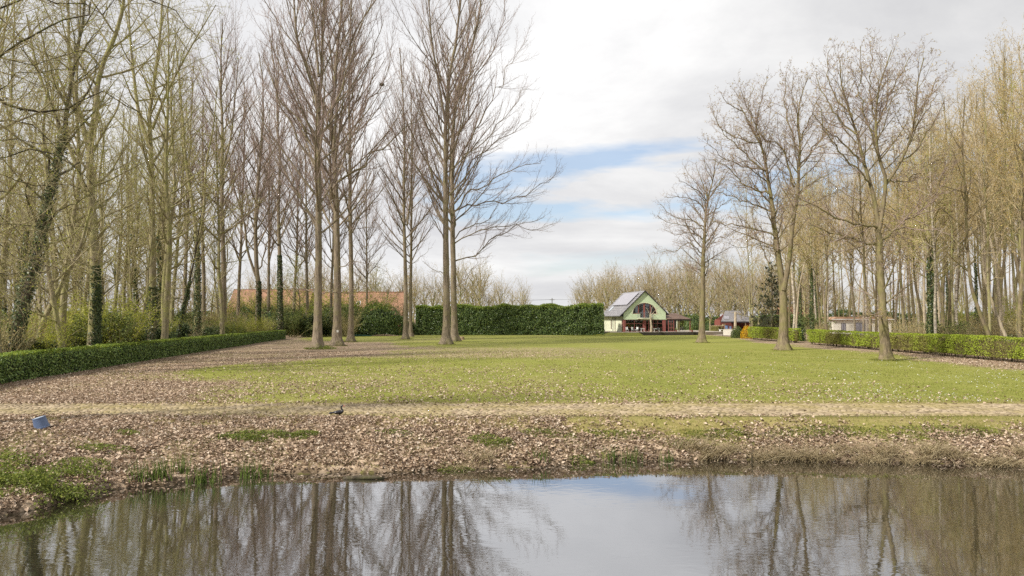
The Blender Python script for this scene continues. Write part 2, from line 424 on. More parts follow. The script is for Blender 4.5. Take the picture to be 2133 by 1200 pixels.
def spaced(*segs):
    out = [segs[0][0]]
    for a, b, st in segs:
        n = max(1, int(round((b-a)/st))); out += list(np.linspace(a,b,n+1)[1:])
    return np.array(out)
gx = spaced((-1600,-400,200),(-400,-120,40),(-120,-45,3),(-45,-18,0.6),(-18,18,0.16),(18,45,0.6),(45,120,3),(120,400,40),(400,1600,200))
gy = spaced((-300,-40,40),(-40,4,2.5),(4,10,0.8),(10,22.4,0.13),(22.4,30,0.4),(30,120,0.7),(120,200,5),(200,400,25),(400,2600,200))
GX, GY = np.meshgrid(gx, gy); GZ = ground_z(GX, GY)
V = np.stack([GX,GY,GZ],-1).reshape(-1,3); nx, ny = len(gx), len(gy)
a = (np.arange(ny-1)*nx)[:,None] + np.arange(nx-1)[None]
Fc = np.stack([a, a+1, a+nx+1, a+nx],-1).reshape(-1,4)

def ground_material():
    m, nt, N, L = new_mat('ground')
    geo = N.new('ShaderNodeNewGeometry'); pos = geo.outputs['Position']
    at = N.new('ShaderNodeAttribute'); at.attribute_name = 'litter'
    wet = N.new('ShaderNodeAttribute'); wet.attribute_name = 'mud'
    # grass
    n1 = noise(N, L, pos, 0.22, 5, 0.6, 0.4); n2 = noise(N, L, pos, 5.5, 5, 0.75); n3 = noise(N, L, pos, 28, 3, 0.7)
    g1 = ramp(N, [(0.30,(0.18,0.205,0.04)),(0.5,(0.25,0.26,0.055)),(0.68,(0.33,0.30,0.11))]); L.new(n1.outputs[0], g1.inputs[0])
    g2 = ramp(N, [(0.32,(0.14,0.165,0.03)),(0.52,(0.25,0.26,0.06)),(0.70,(0.38,0.35,0.15))]); L.new(n2.outputs[0], g2.inputs[0])
    gr = mixc(N, L, 0.6, g1.outputs[0], g2.outputs[0])
    g3 = ramp(N, [(0.3,(0.55,0.55,0.55)),(0.7,(1.35,1.35,1.3))]); L.new(n3.outputs[0], g3.inputs[0])
    gr = mixc(N, L, 0.7, gr, g3.outputs[0], 'MULTIPLY')
    # leaf litter: cells as big as a leaf
    vo = N.new('ShaderNodeTexVoronoi'); vo.inputs['Scale'].default_value = 9.0
    mp = mapping(N, L, pos, (1,1,1)); nn = noise(N, L, mp, 6, 2)
    L.new(mixc(N, L, 0.12, mp, nn.outputs[1]), vo.inputs['Vector'])
    sep = N.new('ShaderNodeSeparateColor'); L.new(vo.outputs['Color'], sep.inputs[0])
    lr = ramp(N, [(0,(0.11,0.08,0.05)),(0.3,(0.22,0.16,0.105)),(0.65,(0.36,0.27,0.185)),(1,(0.50,0.39,0.28))]); L.new(sep.outputs[0], lr.inputs[0])
    # patchy threshold
    nm = noise(N, L, pos, 1.1, 6, 0.72)
    s = math_n(N, L, 'ADD', math_n(N, L, 'MULTIPLY', at.outputs['Fac'], 1.15), math_n(N, L, 'SUBTRACT', nm.outputs[0], 0.5))
    s = math_n(N, L, 'ADD', s, math_n(N, L, 'MULTIPLY', math_n(N, L, 'SUBTRACT', sep.outputs[1], 0.5), 0.5))
    fr = ramp(N, [(0.40,(0,0,0)),(0.62,(1,1,1))]); L.new(s, fr.inputs[0])
    c = mixc(N, L, fr.outputs[0], gr, lr.outputs[0])
    wn = N.new('ShaderNodeAttribute'); wn.attribute_name = 'worn'
    wr = ramp(N, [(0.35,(0.20,0.165,0.06)),(0.65,(0.34,0.275,0.125))]); L.new(n2.outputs[0], wr.inputs[0])
    c = mixc(N, L, math_n(N, L, 'MULTIPLY', wn.outputs['Fac'], math_n(N, L, 'MULTIPLY', nm.outputs[0], 1.5), True), c, wr.outputs[0])
    c = mixc(N, L, wet.outputs['Fac'], c, (0.05,0.037,0.02))
    finish(N, L, c, 0.95, n3.outputs[0], 0.6, 0.04, 0.1)
ground_material()
me = np_mesh('ground', V, [(Fc,0)], ['ground'], True)
at = me.attributes.new('litter', 'FLOAT', 'POINT'); at.data.foreach_set('value', litter_mask(GX,GY).ravel().astype(np.float32))
at = me.attributes.new('worn', 'FLOAT', 'POINT'); at.data.foreach_set('value', np.maximum(sstep(20.6,21.8,GY+0.5*fbm(GX*0.6,GY*0.6,71,3))*sstep(23,22.6,GY), sstep(27.0,25.9,GY+0.8*(fbm(GX*0.4,GY*0.6,72,3)-0.5))*sstep(25.2,25.5,GY)).ravel().astype(np.float32))
dsh = GY - shore(GX)
at = me.attributes.new('mud', 'FLOAT', 'POINT'); at.data.foreach_set('value', (0.85*sstep(0.22,0.0,dsh+0.2*(fbm(GX*3,GY*3,8,2)-0.5))).ravel().astype(np.float32))
tag(link('ground', me), kind='structure')

# water
def water_material():
    m, nt, N, L = new_mat('water')
    geo = N.new('ShaderNodeNewGeometry')
    v = mapping(N, L, geo.outputs['Position'], (1.0, 2.2, 1)); n = noise(N, L, v, 3.2, 2, 0.5, 0.3)
    v2 = mapping(N, L, geo.outputs['Position'], (0.5, 1.0, 1)); n2 = noise(N, L, v2, 0.9, 2, 0.5)
    amp = ramp(N, [(0.38,(0.25,0.25,0.25)),(0.62,(1,1,1))]); L.new(n2.outputs[0], amp.inputs[0])
    h = math_n(N, L, 'MULTIPLY', n.outputs[0], amp.outputs[0])
    bp = N.new('ShaderNodeBump'); bp.inputs['Strength'].default_value = 0.027; bp.inputs['Distance'].default_value = 0.05
    L.new(h, bp.inputs['Height'])
    d = N.new('ShaderNodeBsdfDiffuse'); d.inputs[0].default_value = (0.026,0.022,0.013,1)
    g = N.new('ShaderNodeBsdfGlossy'); g.inputs['Roughness'].default_value = 0.03; g.inputs[0].default_value = (0.93,0.95,1.0,1)
    fr = N.new('ShaderNodeFresnel'); fr.inputs[0].default_value = 1.33
    L.new(bp.outputs[0], g.inputs['Normal']); L.new(bp.outputs[0], fr.inputs['Normal'])
    x = N.new('ShaderNodeMixShader'); L.new(math_n(N,L,'ADD',math_n(N,L,'MULTIPLY',fr.outputs[0],0.9),0.38,True), x.inputs[0]); L.new(d.outputs[0], x.inputs[1]); L.new(g.outputs[0], x.inputs[2])
    o = N.new('ShaderNodeOutputMaterial'); L.new(x.outputs[0], o.inputs[0])
water_material()
wb = MB(); wb.face([(-125,-25,-0.9),(135,-25,-0.9),(135,21.2,-0.9),(-125,21.2,-0.9)])
tag(wb.build('water', 'water'), kind='structure')

# ------------------------------------------------------------------ cobbled path: single stones laid in curved courses
rng = np.random.default_rng(3)
def path_mat():
    m, nt, N, L = new_mat('cobble')
    g = N.new('ShaderNodeNewGeometry')
    r = ramp(N, [(0,(0.19,0.145,0.09)),(0.5,(0.34,0.27,0.175)),(1,(0.47,0.38,0.26))]); L.new(g.outputs['Random Per Island'], r.inputs[0])
    n = noise(N, L, g.outputs['Position'], 0.5, 5, 0.7); rr = ramp(N, [(0.42,(0,0,0)),(0.62,(1,1,1))]); L.new(n.outputs[0], rr.inputs[0])
    c = mixc(N, L, math_n(N, L, 'MULTIPLY', rr.outputs[0], 0.6), r.outputs[0], (0.27,0.225,0.07))
    n2 = noise(N, L, g.outputs['Position'], 40, 2); finish(N, L, c, 0.85, n2.outputs[0], 0.3, 0.01)
path_mat()
surf('path_bed', (0.13,0.105,0.055), (0.25,0.20,0.10), 5, 0.95, 0.6)
cb = MB(); xs = np.arange(-60, 60.1, 0.5)
for i in range(len(xs)-1):
    e = [22.42+0.22*(float(fbm(np.array([q*0.5]),np.array([1.0]),2)[0])-0.5)*2 for q in xs[i:i+2]]
    f = [25.72+0.22*(float(fbm(np.array([q*0.5]),np.array([7.0]),2)[0])-0.5)*2 for q in xs[i:i+2]]
    cb.face([(xs[i],e[0],0.006),(xs[i+1],e[1],0.006),(xs[i+1],f[1],0.006),(xs[i],f[0],0.006)])
path = cb.build('path', 'path_bed'); tag(path, kind='structure')
cx=[]; cyy=[]
for x in np.arange(-27,28,0.205):
    for j in range(24):
        u = j/24*3.1+0.1; bow = 0.22*abs(sin(u/3.1*pi*3))         # three bowed courses side by side
        cx.append(x+bow+rng.normal()*0.012); cyy.append(22.5+u+rng.normal()*0.01)
cx=np.array(cx); cyy=np.array(cyy); n=len(cx)
keep = fbm(cx*0.7,cyy*1.3,77,3) < 0.8; cx=cx[keep]; cyy=cyy[keep]; n=len(cx)
w=0.088*rng.uniform(0.8,1.1,n); h=0.055*rng.uniform(0.85,1.1,n); zt=0.02+0.012*rng.random(n); an=rng.normal(size=n)*0.12
def ring(wx,hy,z):
    q=[]
    for sx,sy in ((-1,-1),(1,-1),(1,1),(-1,1)):
        lx=sx*wx; ly=sy*hy; q.append(np.stack([cx+lx*np.cos(an)-ly*np.sin(an), cyy+lx*np.sin(an)+ly*np.cos(an), z],-1))
    return np.stack(q,1)
V=np.concatenate([ring(w,h,np.zeros(n)-0.01),ring(w*0.97,h*0.97,zt-0.008),ring(w*0.7,h*0.7,zt)],1).reshape(-1,3)
b=(np.arange(n)*12)[:,None]
Fc=np.concatenate([b+np.array([[k,(k+1)%4,4+(k+1)%4,4+k]]) for k in range(4)]+[b+4+np.array([[k,(k+1)%4,4+(k+1)%4,4+k]]) for k in range(4)]+[b+np.array([[8,9,10,11]])])
o=link('cobblestones', np_mesh('cobblestones',V,[(Fc,0)],['cobble'])); tag(o, kind='structure')

# ------------------------------------------------------------------ ground cover (nobody could count it)
def scatter(n, x0,x1,y0,y1, dens, seed, persp=0.0):
    r = np.random.default_rng(seed); X=[];Y=[];tot=0
    while tot < n:
        yy = r.random(60000)
        y = y0+(y1-y0)*yy if persp == 0 else 1/((1/y0)*(1-yy)+(1/y1)*yy)
        x = x0+(x1-x0)*r.random(60000)
        if persp: x = (x0+(x1-x0)*r.random(60000))*y
        k = r.random(60000) < dens(x,y); X.append(x[k]); Y.append(y[k]); tot += k.sum()
    return np.concatenate(X)[:n], np.concatenate(Y)[:n], r
def leaves_on_ground(name, n, box, dens, seed, size, mat, up=0.012, persp=0, tilt=0.8, kind='stuff', label=None, cat=None):
    x,y,r = scatter(n,*box,dens,seed,persp); z = ground_z(x,y)+up*(0.3+r.random(len(x)))
    V,Fc = quads(np.stack([x,y,z],1), size*(0.45+1.2*r.random(len(x))**1.7), r, np.array([0,0,1.0]), tilt, 0.62, 0.7)
    return V, tri_quads(V,Fc)
dsh_ = lambda x,y: (y-shore(x))
parts=[]
V,Fc = leaves_on_ground('', 125000, (-22,22,9,22.6), lambda x,y: np.where((dsh_(x,y)>0.05), litter_mask(x,y)**1.5*(0.4+0.6*sstep(0.40,0.60,fbm(x*1.3,y*1.7,88,4))),0), 1, 0.088, '', 0.04); parts.append((V,Fc,0))
V,Fc = leaves_on_ground('', 95000, (-0.85,0.85,25.8,66), lambda x,y: litter_mask(x,y)**1.6, 2, 0.088, '', 0.02, 1); parts.append((V,Fc,0))
V,Fc = leaves_on_ground('', 11000, (-0.85,0.85,25.5,75), lambda x,y: np.clip(0.55-0.02*x,0.05,1)*sstep(0.35,0.7,fbm(x*0.5,y*0.4,90,3)), 4, 0.10, '', 0.02, 1); parts.append((V,Fc,0))
V,Fc = leaves_on_ground('', 1500, (-22,18,22.4,25.8), lambda x,y: np.clip(0.5-x*0.03,0.05,1)*(np.abs(y-24.1)/1.6)**2, 5, 0.085, '', 0.05); parts.append((V,Fc,0))
r=np.random.default_rng(19); xx=r.uniform(-12,20,700); yy=shore(xx)-0.05-np.abs(r.normal(size=700))*0.35
V,Fc=quads(np.stack([xx,yy,np.full(700,-0.893)],1),0.08*r.uniform(0.4,1.3,700),r,np.array([0,0,1.0]),0.1,0.62,0.1); parts.append((V,tri_quads(V,Fc),0))
Vv,Fs = gather(parts)
tag(link('fallen_leaves', np_mesh('fallen_leaves',Vv,Fs,['leaf_dead'])), 'dry tan and pinkish fallen leaves strewn over the bank and lawn', 'fallen leaves', kind='stuff')

def blades(x,y,r,hh,wd,lean=0.35,zoff=-0.01):
    n=len(x); z=ground_z(x,y)+zoff; a=r.random(n)*6.283; b=r.random(n)*6.283
    dx=np.cos(a)*wd; dy=np.sin(a)*wd; lx=np.cos(b)*hh*lean*r.random(n); ly=np.sin(b)*hh*lean*r.random(n)
    V=np.stack([np.stack([x-dx,y-dy,z],1),np.stack([x+dx,y+dy,z],1),np.stack([x+lx,y+ly,z+hh],1)],1).reshape(-1,3)
    return V, np.arange(3*n).reshape(n,3)
g=[]
x,y,r=scatter(90000,-0.85,0.85,25.9,70,lambda x,y:(1-litter_mask(x,y))**1.5*(0.3+0.7*sstep(0.35,0.6,fbm(x*0.9,y*0.9,61,3))),7,1)
V,Fc=blades(x,y,r,r.uniform(0.025,0.06,len(x))*(0.6+y/60),r.uniform(0.006,0.013,len(x))*(0.4+y/40),0.9); g.append((V,Fc,0))
x,y,r=scatter(34000,-20,20,12,22.7,lambda x,y:np.where(dsh_(x,y)>0.2,(1-0.75*sstep(20.8,21.8,y))*(1-litter_mask(x,y))**1.2*(0.3+0.7*sstep(0.35,0.6,fbm(x*1.2,y*1.2,62,3))),0),8)
V,Fc=blades(x,y,r,r.uniform(0.03,0.10,len(x)),r.uniform(0.004,0.009,len(x)),0.8); g.append((V,Fc,0))
for bx0,bp0 in ((662,727),(703,720),(731,712),(845,707),(930,717),(947,711),(1843,750),(1630,729),(1461,714)):
    Db=CH*F/(bp0-HY); m_=900; aa=r.random(m_)*6.283; q_=0.55+0.7*r.random(m_)**2; xx=X_at(bx0,Db)+q_*np.cos(aa); yy=Db+q_*np.sin(aa)
    V,Fc=blades(xx,yy,r,r.uniform(0.06,0.20,m_),r.uniform(0.01,0.02,m_),0.8); g.append((V,Fc,0))
Vv,Fs=gather(g)
tag(link('grass', np_mesh('grass',Vv,Fs,['leaf_grass'])), 'short mossy yellow-green lawn grass between path and trees', 'grass', kind='stuff')
x,y,r=scatter(1500,-0.1,0.85,26,60,lambda x,y:sstep(4,24,x)*(1-litter_mask(x,y))*sstep(0.5,0.62,fbm(x*0.35,y*0.25,65,3)),9,1)
V,Fc=quads(np.stack([x,y,ground_z(x,y)+0.05],1),0.055*r.uniform(0.7,1.3,len(x)),r,np.array([0,0,1.0]),0.5,0.9,0)
tag(link('daisies', np_mesh('daisies',V,[(Fc,0)],['petal_white'])), 'tiny white daisies dotted over the right side of the lawn', 'daisies', kind='stuff')

# low green herbs on the bank, brambles at the left shore, straw along the right shore
def hit(px,py):
    z=-0.4
    for _ in range(30):
        D=(CH-z)*F/(py-HY); g_=float(ground_z(np.array([X_at(px,D)]),np.array([D]))[0]); z=0.5*z+0.5*max(g_,-0.9)
    return X_at(px,D), D, max(g_,-0.9)
def herb(cx_,cy_,rx,ry,n,size,h,seed,z0=None):
    r=np.random.default_rng(seed); a=r.random(n)*6.283; q=np.sqrt(r.random(n)); x=cx_+rx*q*np.cos(a); y=cy_+ry*q*np.sin(a)
    z=ground_z(x,y) if z0 is None else np.full(n,z0); z=np.maximum(z,-0.89)+h*r.random(n)*(1-q**2)*(0.4+1.2*fbm(x*2.5,y*2.5,seed,3))
    return quads(np.stack([x,y,z],1), size*r.uniform(0.5,1.4,n), r, np.array([0,0,1.0]), 1.1, 0.6, 0.4)
hp=[]
for k,(px,py,rx,ry,n,h) in enumerate([(510,912,0.9,0.22,700,0.16),(560,905,1.2,0.25,800,0.15),(640,905,0.5,0.25,450,0.16),(1010,915,0.6,0.3,420,0.2),(1040,925,0.5,0.3,400,0.25),(1140,900,1.0,0.3,420,0.1),(1290,905,1.2,0.3,420,0.12),
      (1500,905,1.2,0.35,500,0.1),(1700,900,1.8,0.4,700,0.1),(1950,900,2,0.5,700,0.1),(230,935,0.8,0.35,500,0.15),(270,900,0.5,0.2,250,0.1),(180,965,0.8,0.5,600,0.2),(120,985,0.8,0.5,500,0.2),(820,900,0.8,0.25,260,0.1),(950,975,0.5,0.2,150,0.12),(1210,945,0.4,0.2,160,0.15),(1420,925,0.5,0.25,220,0.18)]):
    zz=-0.25 if py<930 else -0.6
    hx_,D,_z=hit(px,py); V,Fc=herb(hx_,D,rx,ry,int(n*2.2),0.05,h,300+k); hp.append((V,Fc,0))
Vv,Fs=gather(hp)
tag(link('ground_cover', np_mesh('ground_cover',Vv,Fs,['leaf_herb'])), 'low green nettles and herbs growing through the leaf litter', 'herbs', kind='stuff')
def bramble(px,py,z,rx,ry,h,n,seed,label):
    X,D,z=hit(px,py); e=empty('bramble_bush',(X,D,z)); tag(e,label,'bush','bramble bushes at the pond edge')
    r=np.random.default_rng(seed); a=r.random(26)*6.283
    P=np.zeros((26,3)); P[:,0]=rx*0.6*r.normal(size=26)*0.6; P[:,1]=ry*0.5*r.normal(size=26)*0.5; P[:,2]=-0.15
    Dd=np.stack([np.cos(a)*0.7,np.sin(a)*0.7,np.ones(26)],1); bp,br=grow(P,Dd,r.uniform(0.5,1.1,26)*h*2.2,np.full(26,0.009),r,8,0.15,-1.2)
    V,Fc=tubes(bp,br,4); link('stems',np_mesh('stems',V,[(Fc,0)],['twig_olive']),e)
    V,Fc=twig_leaves(bp,r,n/26,0.06,0.1,0.09); k=V[:,2]; link('foliage',np_mesh('foliage',V,[(Fc,0)],['leaf_herb']),e)
bramble(20,1000,-0.75,1.3,1.0,0.45,6000,401,'bright green bramble clump at the left edge of the pond bank')
bramble(75,1015,-0.8,0.9,0.7,0.35,3500,402,'green bramble clump overhanging the water beside the larger left clump')
bramble(145,1030,-0.85,0.6,0.4,0.25,1600,403,'small yellow-green bramble sprig at the waterline of the left bank')
bramble(165,985,-0.6,0.7,0.5,0.25,1500,404,'low leafy bramble among fallen leaves above the left shore')
bramble(30,960,-0.5,1.0,0.6,0.28,2500,405,'sparse green bramble at the left picture edge below the bucket')

def tuft(px,py,z,n,h,mat,name,label,cat,group,seed,spread=0.12,lean=0.5,wd=0.008):
    X,D,z=hit(px,py); r=np.random.default_rng(seed)
    P=np.zeros((n,3)); P[:,0]=r.normal(size=n)*spread; P[:,1]=r.normal(size=n)*spread*0.5; P[:,2]=-0.06
    a=r.random(n)*6.283; Dd=np.stack([np.cos(a)*lean,np.sin(a)*lean-0.1*lean,np.ones(n)],1)
    bp,br=grow(P,Dd,h*r.uniform(0.5,1.15,n),np.full(n,wd),r,6,0.07,-1.5*lean,0.9,0.05)
    V,Fc=tubes(bp,br,3); o=link(name,np_mesh(name,V,[(Fc,0)],[mat]),None,(X,D,z)); tag(o,label,cat,group); return o
irises=[(295,1003),(330,1000),(350,1000),(388,990),(420,1003),(447,1000),(520,992),(545,990)]
irises2=[(1125,962),(1268,955),(1300,957),(1322,955),(1385,951)]
ordn=['first','second','third','fourth','fifth','sixth','seventh','eighth','ninth','tenth','eleventh','twelfth','thirteenth','fourteenth','fifteenth','sixteenth','seventeenth','eighteenth','nineteenth','twentieth',
 'twenty-first','twenty-second','twenty-third','twenty-fourth','twenty-fifth','twenty-sixth','twenty-seventh','twenty-eighth','twenty-ninth','thirtieth','thirty-first','thirty-second','thirty-third','thirty-fourth','thirty-fifth','thirty-sixth','thirty-seventh','thirty-eighth','thirty-ninth','fortieth']
for k,(px,py) in enumerate(irises): tuft(px,py,-0.86,26,0.6,'leaf_reed','iris_shoots',f'upright bright green iris shoots at the waterline, {ordn[k]} clump from the brambles','iris','iris shoots left of the sunken log',500+k,0.13,0.14,0.013)
for k,(px,py) in enumerate(irises2): tuft(px,py,-0.86,24,0.48,'leaf_reed','iris_shoots',f'green iris shoots below the middle of the bank, {ordn[k]} clump after the log','iris','iris shoots right of the sunken log',520+k,0.14,0.15,0.012)
k=0
r0=np.random.default_rng(55)
straws=[(960,968),(1000,962)]+[(int(1430+i*46+r0.normal()*10),int(946+r0.normal()*5+(i>10)*6)) for i in range(16)]
for k,(px,py) in enumerate(straws):
    tuft(px,py,-0.78,int(110+60*r0.random()) if k>1 else 80,0.55+0.35*r0.random(),'leaf_straw','dry_grass_tuft', f'dry straw-coloured grass tussock drooping over the shore, {ordn[k]} along the bank from the log','dry grass','straw tussocks along the shore',560+k,0.26,0.65,0.009)
for k,(px,py,h) in enumerate([(1618,950,1.25),(1560,958,0.9),(1665,950,0.8)]):
    hx_,D,hz_=hit(px,py); r=np.random.default_rng(600+k)
    P=np.zeros((3,3)); P[:,0]=r.normal(size=3)*0.03; bp,br=grow(P,np.array([[0.02,0,1]]*3)+r.normal(size=(3,3))*0.04,h*np.array([1,0.7,0.5]),np.full(3,0.008),r,8,0.03,0.1)
    V,Fc=tubes(bp,br,4); P2,D2,L2,R2,_=children(bp,br,r,5,0.3,1,0.6,0.2,0.2,0.06,0.25,0.5,0.004,0.003); b2,c2=grow(P2,D2,L2,R2,r,3,0.1,0.3); V2,F2=tubes(b2,c2,3)
    Vv,Fs=gather([(V,Fc,0),(V2,F2,0)]); o=link('dead_stalk',np_mesh('dead_stalk',Vv,Fs,['bark_dark']),None,(hx_,D,hz_-0.05))
    tag(o,['tallest thin dead stalk rising from the right shore','short dead stalk at the water, nearest the pond middle','short dead stalk right of the tallest one'][k],'dead stalk','dead stalks on the right shore')
r=np.random.default_rng(91); nt_=650; x,y,_r=scatter(nt_,-20,20,13,22.4,lambda x,y:np.where(dsh_(x,y)>0.05,litter_mask(x,y),0),92); z=ground_z(x,y)+0.03
aa=r.random(nt_)*6.283; bp,br=grow(np.stack([x,y,z],1),np.stack([np.cos(aa),np.sin(aa)*0.8,0.12*r.normal(size=nt_)],1),r.uniform(0.15,0.7,nt_),r.uniform(0.003,0.009,nt_),r,4,0.12,-0.1)
V,Fc=tubes(bp,br,4); tag(link('fallen_twigs',np_mesh('fallen_twigs',V,[(Fc,0)],['twig_purple'])),'thin broken twigs lying on the leaf-covered bank','twigs',kind='stuff')
# the log at the water's edge
l=MB(); l.tube([(-0.5,0,0),(-0.2,0.02,0.02),(0.2,-0.02,0.03),(0.55,0.01,0.0)],[0.05,0.06,0.055,0.035],8)
o=l.build('log','bark_dark',smooth=True); hx_,D,hz_=hit(762,991); o.location=(hx_,D-0.15,-0.89); tag(o,'dark wet log lying half sunk at the water edge','log')
# ------------------------------------------------------------------ trees
TH = math.atan(63/F)
def unproj(px, py, D):
    u=(px-PX0)/F; v=(600-py)/F; dy=cos(TH)-v*sin(TH); k=D/dy
    return np.array([u*k, D, CH+(sin(TH)+v*cos(TH))*k])
def base_of(px, py):
    D = CH*F/(py-HY); return X_at(px, D), D
def H(bx, D, pts, r0, r1, d1=0.0, d0=0.0, foot=False):
    """a limb through picture points at distance D, running d1 metres deeper (or nearer) by its tip"""
    out=[]; n=len(pts)
    for i,(px,py) in enumerate(pts):
        dd = d0+(d1-d0)*(i/(n-1)); p = unproj(px,py,D+dd); out.append((p[0]-bx, dd, p[2]))
    if foot: out[0]=(0,0,0)
    return (out, r0, r1)

POP_FINE=[dict(dens=1.25,t0=0.10,ang=0.45,Lf=0.42,lmin=1.0,lmax=5.0,rr=0.55,rmax=0.04,trop=0.5,nseg=7,wander=0.06,k=4),
          dict(dens=2.6,t0=0.12,ang=0.55,Lf=0.42,lmin=0.5,lmax=2.0,rr=0.5,rmax=0.014,rmin=0.009,trop=0.4,nseg=4,wander=0.09),
          dict(dens=3.6,t0=0.12,ang=0.65,Lf=0.5,lmin=0.3,lmax=0.9,rr=0.5,rmax=0.009,rmin=0.0072,trop=0.35,nseg=3,wander=0.13)]
def pop_L1(Lmax, t0=0.2, dens=1.35):
    return dict(dens=dens*0.75,t0=t0*0.92,ang=lambda t:np.interp(t,[0.15,0.45,0.8,1],[0.92,0.72,0.52,0.3]),angv=0.14,L=lambda t:Lmax*np.interp(t,[0.1,0.3,0.55,0.8,1],[0.6,1.5,1.65,1.1,0.4]),rr=0.5,rmax=0.17,rl=0.0115,trop=0.55,wander=0.03,bark=True)
def pop_leaf(per=0.5): return dict(per=per,size=0.05,mat='leaf_bud')

placed=[]   # (px, D, name) for the labels
POPG='tall bare poplars on the lawn'
# nearest poplar
bx,D=base_of(662,727)
M=make_tree(101,[H(bx,D,[(662,727),(663,600),(664,420),(663,315),(664,210),(668,186),(672,90),(675,0),(678,-90)],0.46,0.07,0.5,foot=True),
     H(bx,D,[(664,235),(654,185),(636,133),(619,80),(612,0),(606,-70)],0.2,0.05,-1.5),
     H(bx,D,[(664,160),(654,52),(647,0),(640,-60)],0.15,0.04,2)],
   [H(bx,D,[(660,548),(640,520),(618,500),(600,481),(575,440)],0.09,0.02,-1.5),H(bx,D,[(658,612),(640,603),(620,601),(600,598),(588,588)],0.085,0.03,1),
    H(bx,D,[(668,612),(690,609),(715,611),(732,611),(770,600)],0.07,0.015,-2),H(bx,D,[(667,440),(690,420),(715,415),(745,400),(790,398)],0.07,0.015,-3),
    H(bx,D,[(664,315),(640,270),(600,230),(570,180),(548,110)],0.15,0.03,-2),H(bx,D,[(662,350),(630,310),(598,260),(580,200),(565,120),(560,30)],0.14,0.03,1),
    H(bx,D,[(660,480),(625,420),(600,360),(575,300),(540,220)],0.12,0.02,2),H(bx,D,[(668,300),(685,240),(720,160),(745,80),(770,0)],0.14,0.03,-2)],
   pop_L1(8.5,0.3,1.5),POP_FINE,pop_leaf(),flare=1.3)
e=place(M,'poplar',bx,D); tag(e,'stout bare poplar in front of its group, green weeds at its foot','poplar',POPG)
bx,D=base_of(703,720)
M=make_tree(102,[H(bx,D,[(703,720),(703,600),(700,420),(695,315),(690,250),(697,180),(705,90),(712,0),(716,-80)],0.5,0.08,0.5,foot=True),
     H(bx,D,[(694,320),(705,200),(730,90),(755,40),(790,-10)],0.2,0.05,-1.5)],
   [H(bx,D,[(690,415),(712,375),(745,350),(797,304),(850,266),(895,227)],0.16,0.03,-3),H(bx,D,[(700,500),(730,478),(760,476),(790,470)],0.06,0.015,2),
    H(bx,D,[(695,330),(670,280),(640,230),(615,170)],0.12,0.03,2),H(bx,D,[(695,300),(725,215),(770,120),(800,40)],0.14,0.03,1),H(bx,D,[(706,560),(730,545),(760,550),(800,560)],0.06,0.015,-2)],
   pop_L1(8.0,0.3,1.5),POP_FINE,pop_leaf(),flare=1.3)
e=place(M,'poplar',bx,D); tag(e,'bare poplar with a small pale tag on its trunk, beside the stout front poplar','poplar',POPG)
t_=MB(); t_.box(-0.11,0.11,-0.01,0.01,-0.13,0.13); o=t_.build('tag','petal_white'); p=unproj(703,690,D-0.66); o.location=p; tag(o,'small pale tag nailed low on a poplar trunk','tag')
bx,D=base_of(731,712)
popM3=make_tree(103,[H(bx,D,[(731,712),(732,600),(729,420),(729,300),(727,180),(730,60),(733,-40)],0.38,0.06,0.5,foot=True)],
   [H(bx,D,[(728,320),(748,255),(770,215),(795,178),(812,120),(822,60)],0.13,0.02,-1.5),H(bx,D,[(731,480),(750,430),(775,380),(790,300)],0.1,0.02,1),H(bx,D,[(730,560),(750,520),(790,505)],0.05,0.015,-1)],
   pop_L1(8.0,0.30,1.7),POP_FINE,pop_leaf(),flare=1.3)
e=place(popM3,'poplar',bx,D); tag(e,'slimmer bare poplar with mossy foot, rightmost trunk of the three standing close together','poplar',POPG)
bx,D=base_of(845,707)
popM4=make_tree(104,[H(bx,D,[(845,707),(845,600),(842,480),(841,400),(843,300),(838,180),(832,100)],0.36,0.05,0.5,foot=True),
     H(bx,D,[(848,470),(856,400),(860,300),(872,220),(885,150)],0.14,0.04,-1)],
   [H(bx,D,[(843,500),(825,470),(810,430),(800,360)],0.08,0.02,-1),H(bx,D,[(849,560),(870,540),(900,515)],0.06,0.015,1),H(bx,D,[(843,430),(820,330),(806,250)],0.1,0.02,1)],
   pop_L1(6.8,0.32,1.7),POP_FINE,pop_leaf(),flare=1.4)
e=place(popM4,'poplar',bx,D); tag(e,'bare poplar with yellowish moss round its foot, before the gap in the tall hedge','poplar',POPG)
e=place(popM3,'poplar',X_at(856,118),118,2.2,0.86); tag(e,'slender poplar half hidden behind the moss-footed poplar, at the hedge gap','poplar',POPG)
bx,D=base_of(930,717)
M=make_tree(105,[H(bx,D,[(930,717),(930,600),(928,420),(928,330),(929,250),(934,180),(950,80),(960,0),(966,-80)],0.47,0.08,0.5,foot=True),
     H(bx,D,[(929,262),(915,180),(900,90),(893,0),(888,-60)],0.16,0.05,-2)],
   [H(bx,D,[(926,500),(905,460),(890,430),(878,400)],0.09,0.02,-2),H(bx,D,[(928,430),(905,380),(885,320),(870,250)],0.12,0.02,1),
    H(bx,D,[(927,570),(900,560),(880,545)],0.06,0.015,1),H(bx,D,[(928,300),(905,220),(885,120),(880,40)],0.14,0.03,2),H(bx,D,[(932,310),(950,220),(985,120),(1005,20)],0.14,0.03,-2)],
   pop_L1(7.5,0.31,1.4),POP_FINE,pop_leaf(),flare=1.3)
e=place(M,'poplar',bx,D); tag(e,'pale-trunked bare poplar, nearer trunk of the pair at the lawn centre','poplar',POPG)
bx,D=base_of(947,711)
